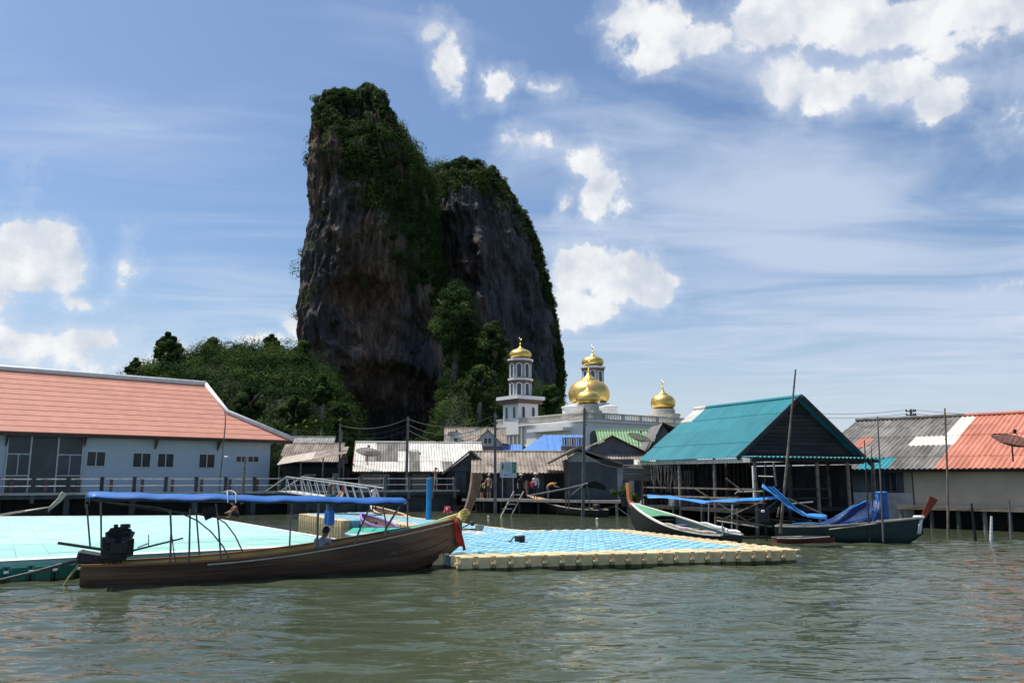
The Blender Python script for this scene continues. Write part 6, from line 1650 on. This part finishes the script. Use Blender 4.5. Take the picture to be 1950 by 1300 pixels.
# ================================================================== poles, wires, sign, small things
def utility_pole(px, ybot, ytop, Y, label, arm_=False, r=.11, lean=0):
    b_ = P(px, ybot, Y); tp_ = P(px+lean, ytop, Y)
    t = thing('utility_pole', label, 'pole', (b_.x, b_.y, 0), group='utility poles of the village')
    h_ = tp_.z; dx = tp_.x-b_.x
    m = MB(); m.hexa([(-r,-r,-1),(r,-r,-1),(r,r,-1),(-r,r,-1),(dx-r*.7,-r*.7,h_),(dx+r*.7,-r*.7,h_),(dx+r*.7,r*.7,h_),(dx-r*.7,r*.7,h_)]); m.build('shaft', 'polegrey', t)
    for z in (.25, .7, 1.1):
        q = MB(); q.bx(dx*(h_-z)/h_-.02, dx*(h_-z)/h_+.16, -r-.05, -r+.02, h_-z-.05, h_-z+.05); q.build('insulator', 'concrete', t)
    if arm_:
        q = MB(); q.tube([(dx*.7, 0, h_*.62), (dx*.7+.5, -.1, h_*.64), (dx*.7+1.0, -.2, h_*.63)], .02, 5); q.build('lamp_arm', 'galv', t)
        q = MB(); q.ball((dx*.7+1.0, -.2, h_*.60), .11, 8, 5); q.build('lamp', 'lampwhite', t)
    return b_, tp_
U1 = utility_pole(648, 905, 806, 66, 'thin utility pole at the left end of the patchwork roof', r=.09)
U2 = utility_pole(774, 905, 793, 64.2, 'utility pole with a small lamp rising through the patchwork roof', arm_=True, r=.12, lean=3)
U3 = utility_pole(943, 958, 786, 54.3, 'dark utility pole left of the white sign board', r=.11)
U4 = utility_pole(1109, 972, 777, 53.2, 'tall utility pole in front of the slate house', r=.11, lean=4)
def wire(p, q, sag, label, r=.012):
    m = MB(); m.tube([p*(1-u)+q*u-Vector((0,0,sag*4*u*(1-u))) for u in np.linspace(0, 1, 15)], r, 4)
    tag(m.build('overhead_cable', 'wire'), label, 'cable', 'overhead cables')
for k, (n_, z) in enumerate((('top', .15), ('middle', .6), ('lowest', 1.0))):
    wire(U1[1]-Vector((0,0,z)), U2[1]-Vector((0,0,z)), .5, f'{n_} cable between the thin pole and the lamp pole', .018)
    wire(U2[1]-Vector((0,0,z)), U3[1]-Vector((0,0,z)), .7+.15*k, f'{n_} cable between the lamp pole and the dark pole by the sign', .018)
wire(U3[1]-Vector((0,0,.3)), U4[1]-Vector((0,0,.3)), .5, 'cable from the pole by the sign to the tall pole', .014)
wire(P(1112, 865, 53.2), P(1215, 888, 40), .35, 'pale slack cable from the tall pole to the teal roof corner', .02)
q = P(1735, 790, 62); t = thing('utility_pole', 'power pole top with insulators above the grey roof at right', 'pole', (q.x, q.y, 0), group='utility poles of the village')
m = MB(); m.tube([(0,0,-1), (0,0,q.z+.45)], .1, 8); m.build('shaft', 'polegrey', t)
for z in (0, .3):
    m = MB(); m.bx(-.4, .4, -.05, .05, q.z-.05+z, q.z+.03+z); m.build('crossarm', 'polegrey', t)
    for x in (-.33, 0.2, .33):
        m = MB(); m.lathe([(.05, q.z+.03+z), (.06, q.z+.08+z), (.03, q.z+.16+z)], 8, (x, 0, 0)); m.build('insulator', 'concretedark', t)
for k in range(2):
    wire(Vector((q.x-.3, q.y, q.z+.1+.3*k)), P(1560, 795-8*k, 64), .15, ('upper' if k else 'lower')+' power line running left from the insulator pole', .014); wire(Vector((q.x+.3, q.y, q.z+.1+.3*k)), P(2050, 800-8*k, 58), .2, ('upper' if k else 'lower')+' power line running right from the insulator pole', .014)
def stake(px0, py0, px1, py1, Y, label, r=.035, m_='bamboo', name='bamboo_pole', mid=0):
    a_ = P(px0, py0, Y); b_ = P(px1, py1, Y); t = thing(name, label, 'pole', (a_.x, a_.y, 0), group='bamboo poles in the water')
    n_ = 9; pts = []
    for i in range(n_+1):
        u = i/n_; pts.append(((b_.x-a_.x)*u+mid*math.sin(u*3.14), 0, a_.z-.6+(b_.z-a_.z+.6)*u))
    m = MB(); m.tube(pts, [r*(1.15-.5*i/n_) for i in range(n_+1)], 7); m.build('cane', m_, t)
    for i in range(1, n_):
        q = MB(); q.tube([Vector(pts[i])-Vector((0,0,.015)), Vector(pts[i])+Vector((0,0,.015))], r*(1.3-.5*i/n_), 7); q.build('node', m_, t)
stake(1484, 985, 1515, 703, 31.3, 'very tall leaning bamboo pole in front of the teal gable', .05)
stake(1803, 1018, 1799, 777, 35.0, 'tall bamboo pole standing in the water before the red roof', .05, mid=.04)
stake(1680, 1000, 1671, 792, 31.8, 'bamboo pole above the bundled blue tarpaulin', .035, 'polegrey')
stake(1654, 1000, 1646, 838, 32, 'darker bamboo pole left of the blue tarpaulin bundle', .03, 'darkwood')
stake(1661, 985, 1659, 850, 33, 'thinnest bamboo pole between the shed corner and the blue bundle', .022, 'darkwood')
stake(1858, 1030, 1850, 958, 33.5, 'black stake in the water below the yellow wall', .06, 'black', 'stake')
stake(1884, 1022, 1888, 982, 34, 'short white plastic pile in the water at the right', .065, 'shirtwhite', 'stake')
stake(1926, 1024, 1921, 952, 34, 'grey stake in the water near the right edge', .05, 'polegrey', 'stake')
stake(462, 940, 467, 872, 51, 'leaning timber stake on the pier before the small windows', .09, 'weatherwood', 'stake')
# lamp pole on the pier
q = on_pier(417); t = thing('lamp_post', 'thin bent lamp post on the pier before the pale blue wall', 'lamp post', (q.x, q.y, q.z))
tp_ = P(421, 784, q.y)
m = MB(); m.tube([(0,0,0), (.06,0,2), (.16,0,(tp_.z-q.z)*.82), (.14,0,(tp_.z-q.z)*.95), (.06,0,tp_.z-q.z)], [.05,.045,.04,.035,.03], 7); m.build('pole', 'polegrey', t)
l_ = P(427, 871, q.y); m = MB(); m.tube([(.08,0,l_.z-q.z-.1), (.3,-.1,l_.z-q.z+.05)], .015, 5); m.build('arm', 'galv', t)
m = MB(); m.cbox((.42,-.12,l_.z-q.z+.06), (.34,.12,.07), bevel=.03); m.build('lamp', 'lampwhite', t)
# ladder
la = P(988, 938, 54.2); lb_ = P(962, 974, 53.4); t = thing('ladder', 'pale wooden ladder leading from the boardwalk into the water', 'ladder', (0, 0, 0))
for s in (-.32, .32):
    m = MB(); m.tube([la+Vector((s,0,.1)), lb_+Vector((s,0,-.4))], .045, 6); m.build('rail', 'palewood', t)
for k in range(4):
    c_ = la*(1-(k+.4)/4)+lb_*((k+.4)/4); m = MB(); m.bx(c_.x-.32, c_.x+.32, c_.y-.05, c_.y+.05, c_.z-.03, c_.z+.03); m.build('rung', 'palewood', t)
# sign board
sq_ = P(968, 893, 56.5); t = thing('sign_board', 'white sign board with a green panel on two posts', 'sign', (sq_.x, sq_.y, 0))
k_ = 56.5/1590; w2 = 16*k_; z0_, z1_ = P(968, 909, 56.5).z, P(968, 879, 56.5).z
m = MB(); m.bx(-w2, w2, -.02, .03, z0_, z1_); m.build('panel', 'signwhite', t)
for x in (-w2*.7, w2*.6):
    m = MB(); m.tube([(x, .05, ZW-.1), (x, .05, z1_-.1)], .03, 6); m.build('post', 'galv', t)
m = MB(); m.bx(w2*.46, w2*.96, -.032, -.021, z0_+.32, z1_-.03); gp = m.build('green_panel', 'signgreen', t)
m = MB()
for r_ in range(5):
    for c_ in range(4):
        if random.random() < .75: m.bx(w2*.52+c_*.075, w2*.52+c_*.075+.05, -.037, -.033, z0_+.38+r_*.12, z0_+.38+r_*.12+.07)
q = m.build('lettering', 'signwhite', gp); q['kind'] = 'stuff'
m = MB(); m.tube([(-w2*.70, -.03, z1_-.12), (-w2*.62, -.03, z1_-.28), (-w2*.74, -.03, z1_-.42), (-w2*.62, -.03, z1_-.56)], [.03, .05, .045, .015], 6, flat=.2); m.build('figure_mark', 'black', t)
m = MB(); m.lathe([(.055, 0), (.055, .008)], 12); me = m.mesh('emblem', 'black'); obj('emblem', me, t, mw=Matrix.Translation((-w2*.38, -.022, z0_+.17)) @ Matrix.Rotation(R(90), 4, 'X'))
m = MB()
for r_ in range(6): m.bx(-w2*.42, w2*.3-.03*(r_ % 3), -.026, -.021, z1_-.14-r_*.085, z1_-.11-r_*.085)
for c_ in range(6): m.bx(-w2*.22+c_*.055, -w2*.22+c_*.055+.035, -.026, -.021, z0_+.13, z0_+.2)
q = m.build('lettering', 'signgrey', t); q['kind'] = 'stuff'
# satellite dishes
def dish(px, py, Y, r_, label, m_='dishmesh', tilt=60, az_=0, wire_=True, stem=.6):
    c_ = P(px, py, Y); t = thing('satellite_dish', label, 'satellite dish', c_, az_, 'satellite dishes on the roofs')
    Mx = Matrix.Translation((0,0,0)) @ Matrix.Rotation(R(tilt), 4, 'X')
    prof = [(r_*u, .28*r_*u*u) for u in np.linspace(.03, 1, 8)]
    if wire_:
        for k in range(16):
            a = 2*math.pi*k/16; m = MB(); m.tube([Mx @ Vector((q*math.cos(a), q*math.sin(a), z)) for q, z in prof], .010, 4); m.build('rib', m_, t)
        for u in (.2, .36, .52, .68, .84, 1.0):
            m = MB(); m.tube([Mx @ Vector((r_*u*math.cos(a), r_*u*math.sin(a), .28*r_*u*u)) for a in np.linspace(0, 6.283, 25)], .011 if u < 1 else .02, 4); m.build('hoop', m_, t)
        mm = bpy.data.materials.get('dishscreen')
        m = MB(); m.lathe([(q, z-.006) for q, z in prof], 24); me = m.mesh('screen', 'dishscreen'); obj('screen', me, t, mw=Mx)
    else:
        m = MB(); m.grid([[(q*math.cos(a), q*math.sin(a), z) for a in np.linspace(0, 6.283, 25)[:-1]] for q, z in prof], closed=True); m.grid([[(q*math.cos(a), q*math.sin(a), z-.02) for a in np.linspace(0, 6.283, 25)[:-1]] for q, z in prof], closed=True); me = m.mesh('reflector', m_, True); obj('reflector', me, t, mw=Mx)
    for k in range(3):
        a = 2*math.pi*k/3+.5; m = MB(); m.tube([Mx @ Vector((r_*.9*math.cos(a), r_*.9*math.sin(a), .23*r_)), Mx @ Vector((0, 0, r_*.75))], .012, 4); m.build('strut', m_, t)
    m = MB(); m.tube([Mx @ Vector((0,0,r_*.66)), Mx @ Vector((0,0,r_*.86))], .07, 8); m.build('feed', 'black', t)
    m = MB(); m.tube([(0,0,0), (0,.02,-stem)], .035, 6); m.build('mast', m_, t)
ds = mat('dishscreen', (.05, .028, .025), (.05, .028, .025), rough=.7); nt = ds.node_tree
tr = nt.nodes.new('ShaderNodeBsdfTransparent'); mx = nt.nodes.new('ShaderNodeMixShader'); mx.inputs[0].default_value = .42
nt.links.new(tr.outputs[0], mx.inputs[1]); nt.links.new(nt.nodes['Principled BSDF'].outputs[0], mx.inputs[2]); nt.links.new(mx.outputs[0], nt.nodes['Material Output'].inputs[0])
dish(1927, 847, 37.4, .86, 'large dark mesh satellite dish on the red roof', tilt=22, az_=.2, stem=.75)
dish(1216, 838, 66.5, .95, 'dark satellite dish on the green roof', 'dishgrey', 24, .6, stem=.9)
dish(700, 866, 64.5, .95, 'dark satellite dish lying on the left of the patchwork roof', 'dishgrey', 20, .5, stem=.8)
dish(868, 832, 73.2, .8, 'small grey satellite dish on the grey upper house', 'dishgrey', 25, .4, wire_=False, stem=.5)
# flower garland on its stick, bucket on the dock, plants
q = G(852, 990, ZT); t = thing('flower_garland', 'red and pink flower garland on a stick behind the near bow', 'garland', (q.x, q.y, 0))
zt_ = P(852, 970, q.y).z
m = MB(); m.tube([(0,0,-.3), (.02,0,zt_)], .02, 5); m.build('stick', 'bamboo', t)
for k in range(26):
    a = k*2.4; rr_ = .17*math.sqrt((k+1)/26); m = MB(); m.ball((rr_*math.cos(a), rr_*math.sin(a)*.7, zt_+.12*math.sin(k*1.7)), .055, 7, 4); m.build('flower', 'pink' if k % 3 else ('shirtwhite' if k % 2 else 'sashred'), t)
q = G(990, 1031, ZT); t = thing('bucket', 'black bucket bag with a pale lid standing on the blue dock', 'bucket', (q.x, q.y, ZT))
m = MB(); m.lathe([(.15, .0), (.17, .03), (.175, .18), (.165, .20)], 16); m.build('body', 'clothblack', t, smooth=True)
m = MB(); m.lathe([(.16, .201), (.15, .24), (.05, .25)], 16); m.build('lid', 'shirtwhite', t)
m = MB(); m.tube([(-.15, -.05, .18), (-.24, -.08, .12), (-.30, -.08, .02), (-.38, -.06, .015)], .022, 7); m.build('strap', 'clothblack', t)
q = G(898, 1010, ZT); t = thing('anchor_gear', 'small heap of mooring gear lying on the dock behind the red sash', 'mooring gear', (q.x, q.y, ZT))
m = MB(); m.tube([(-1.0, 0, .04), (-.2, 0, .05), (.2, .1, .05)], .035, 6); m.build('bar', 'enginedark', t)
m = MB(); m.tube([(-.5, .1, .05), (-.1, .2, .25), (.1, .15, .32)], .03, 6); m.build('arm', 'enginedark', t)
m = MB(); m.ball((.02, .15, .28), .11, 8, 5); m.build('float', 'enginedark', t)
m = MB(); m.lathe([(.1, 0), (.17, .1), (.19, .22), (.17, .22), (.05, .1)], 14, (.32, 0, 0)); m.build('bowl', 'clothgrey', t)
for px, py, Y, lab, s in ((1188, 940, 53.5, 'leafy potted plant at the right end of the boardwalk', 1.0), (1205, 952, 50, 'low green plant beside the orange prow', .7)):
    q = P(px, py, Y); t = thing('potted_plant', lab, 'plant', (q.x, q.y, q.z-.6*s))
    obj('foliage', leaf_mesh('foliage', rng.normal(size=(9, 3))*np.array([.35, .2, .18])*s+np.array([0, 0, .75*s]), [.26*s]*9, 45, .09, ['leaflight'], seed=int(px)), t)
    m = MB(); m.lathe([(.16*s, -.2), (.24*s, .35*s), (.26*s, .42*s), (.2*s, .42*s)], 12); m.build('pot', 'concretedark', t)
    m = MB(); m.tube([(0,0,.3*s), (.05,0,.8*s)], .03, 5); m.build('stem', 'weatherwood', t)
# white floats on the water
for k, (px, py, r_, lab) in enumerate(((885, 976, .10, 'white round float drifting right of the near prow'), (930, 983, .08, 'pale float drifting left of the ladder'), (1137, 988, .1, 'white float at the stern of the slim orange boat'), (560, 1000-30, .1, 'white float on the water between pitch and pier'), (570, 986, .09, 'pale floating bottle just beyond the pitch corner'))):
    q = G(px, py, 0); m = MB(); m.ball((0, 0, .02), r_*.75, 10, 6, sq=(1.3, 1, .7)); o_ = m.build('float', 'lampwhite', None, loc=q, smooth=True); tag(o_, lab, 'float', 'white floats on the water')
# clutter in the fishing shed
def hung(px, py, w, h, Y, m_, label, name='fishing_net'):
    t = thing(name, label, 'fishing net', P(px, py, Y), group='gear hung in the fishing shed')
    for k in range(14):
        x = (k/13-.5)*w; m = MB(); m.tube([(x+.03*math.sin(k), 0, 0), (x*.9+.06*math.sin(k*3), .05*math.cos(k*2), -h*.5), (x*.75+.1*math.sin(k*5), .05*math.sin(k), -h*random.uniform(.8, 1.05))], [.02, .035, .012], 5); m.build('strand', m_, t)
hung(1262, 885, 1.2, 1.3, 40.5, 'weatherwood', 'tangled brown net hanging at the left post of the fishing shed')
hung(1300, 895, 1.0, 1.2, 41.5, 'clothgrey', 'grey net hanging behind the brown net in the shed')
hung(1345, 890, .8, 1.0, 41, 'clothblack', 'black net hanging mid-way along the shed front')
for k, (px, py, w, h, m_, lab) in enumerate(((1290, 925, .8, .45, 'clothgrey', 'grey crate stacked on the shed floor by the left rail'), (1322, 928, .6, .4, 'weatherwood', 'brown crate beside the grey crate in the shed'), (1385, 925, .9, .5, 'tanwall', 'tan box near the middle post of the shed'), (1420, 930, .5, .35, 'hullred', 'dull red box on the shed floor near the gable posts'))):
    q = P(px, py, 40.3); t = thing('crate', lab, 'crate', (q.x, q.y, 1.1), tang, 'crates in the fishing shed')
    m = MB(); m.bx(-w/2, w/2, -.25, .25, .03, h*.9); m.build('body', m_, t)
    for z in (0.05, h*.45, h*.85):
        m = MB(); m.bx(-w/2-.02, w/2+.02, -.28, -.252, z, z+.08); m.build('slat', m_, t)
# palm frond roofing sticks at the shed's left corner
t = thing('thatch_bundle', 'bundle of pale thatch strips under the left corner of the teal roof', 'thatch', P(1205, 886, 42.6))
for k in range(16):
    m = MB(); z = -k*.05; m.tube([(-.5+.05*math.sin(k*3), 0, z), (.2, .05*math.cos(k), z+.03), (.9+.1*math.sin(k*2), 0, z-.04)], .03, 5); m.build('strip', 'polegrey' if k % 3 else 'weatherwood', t)
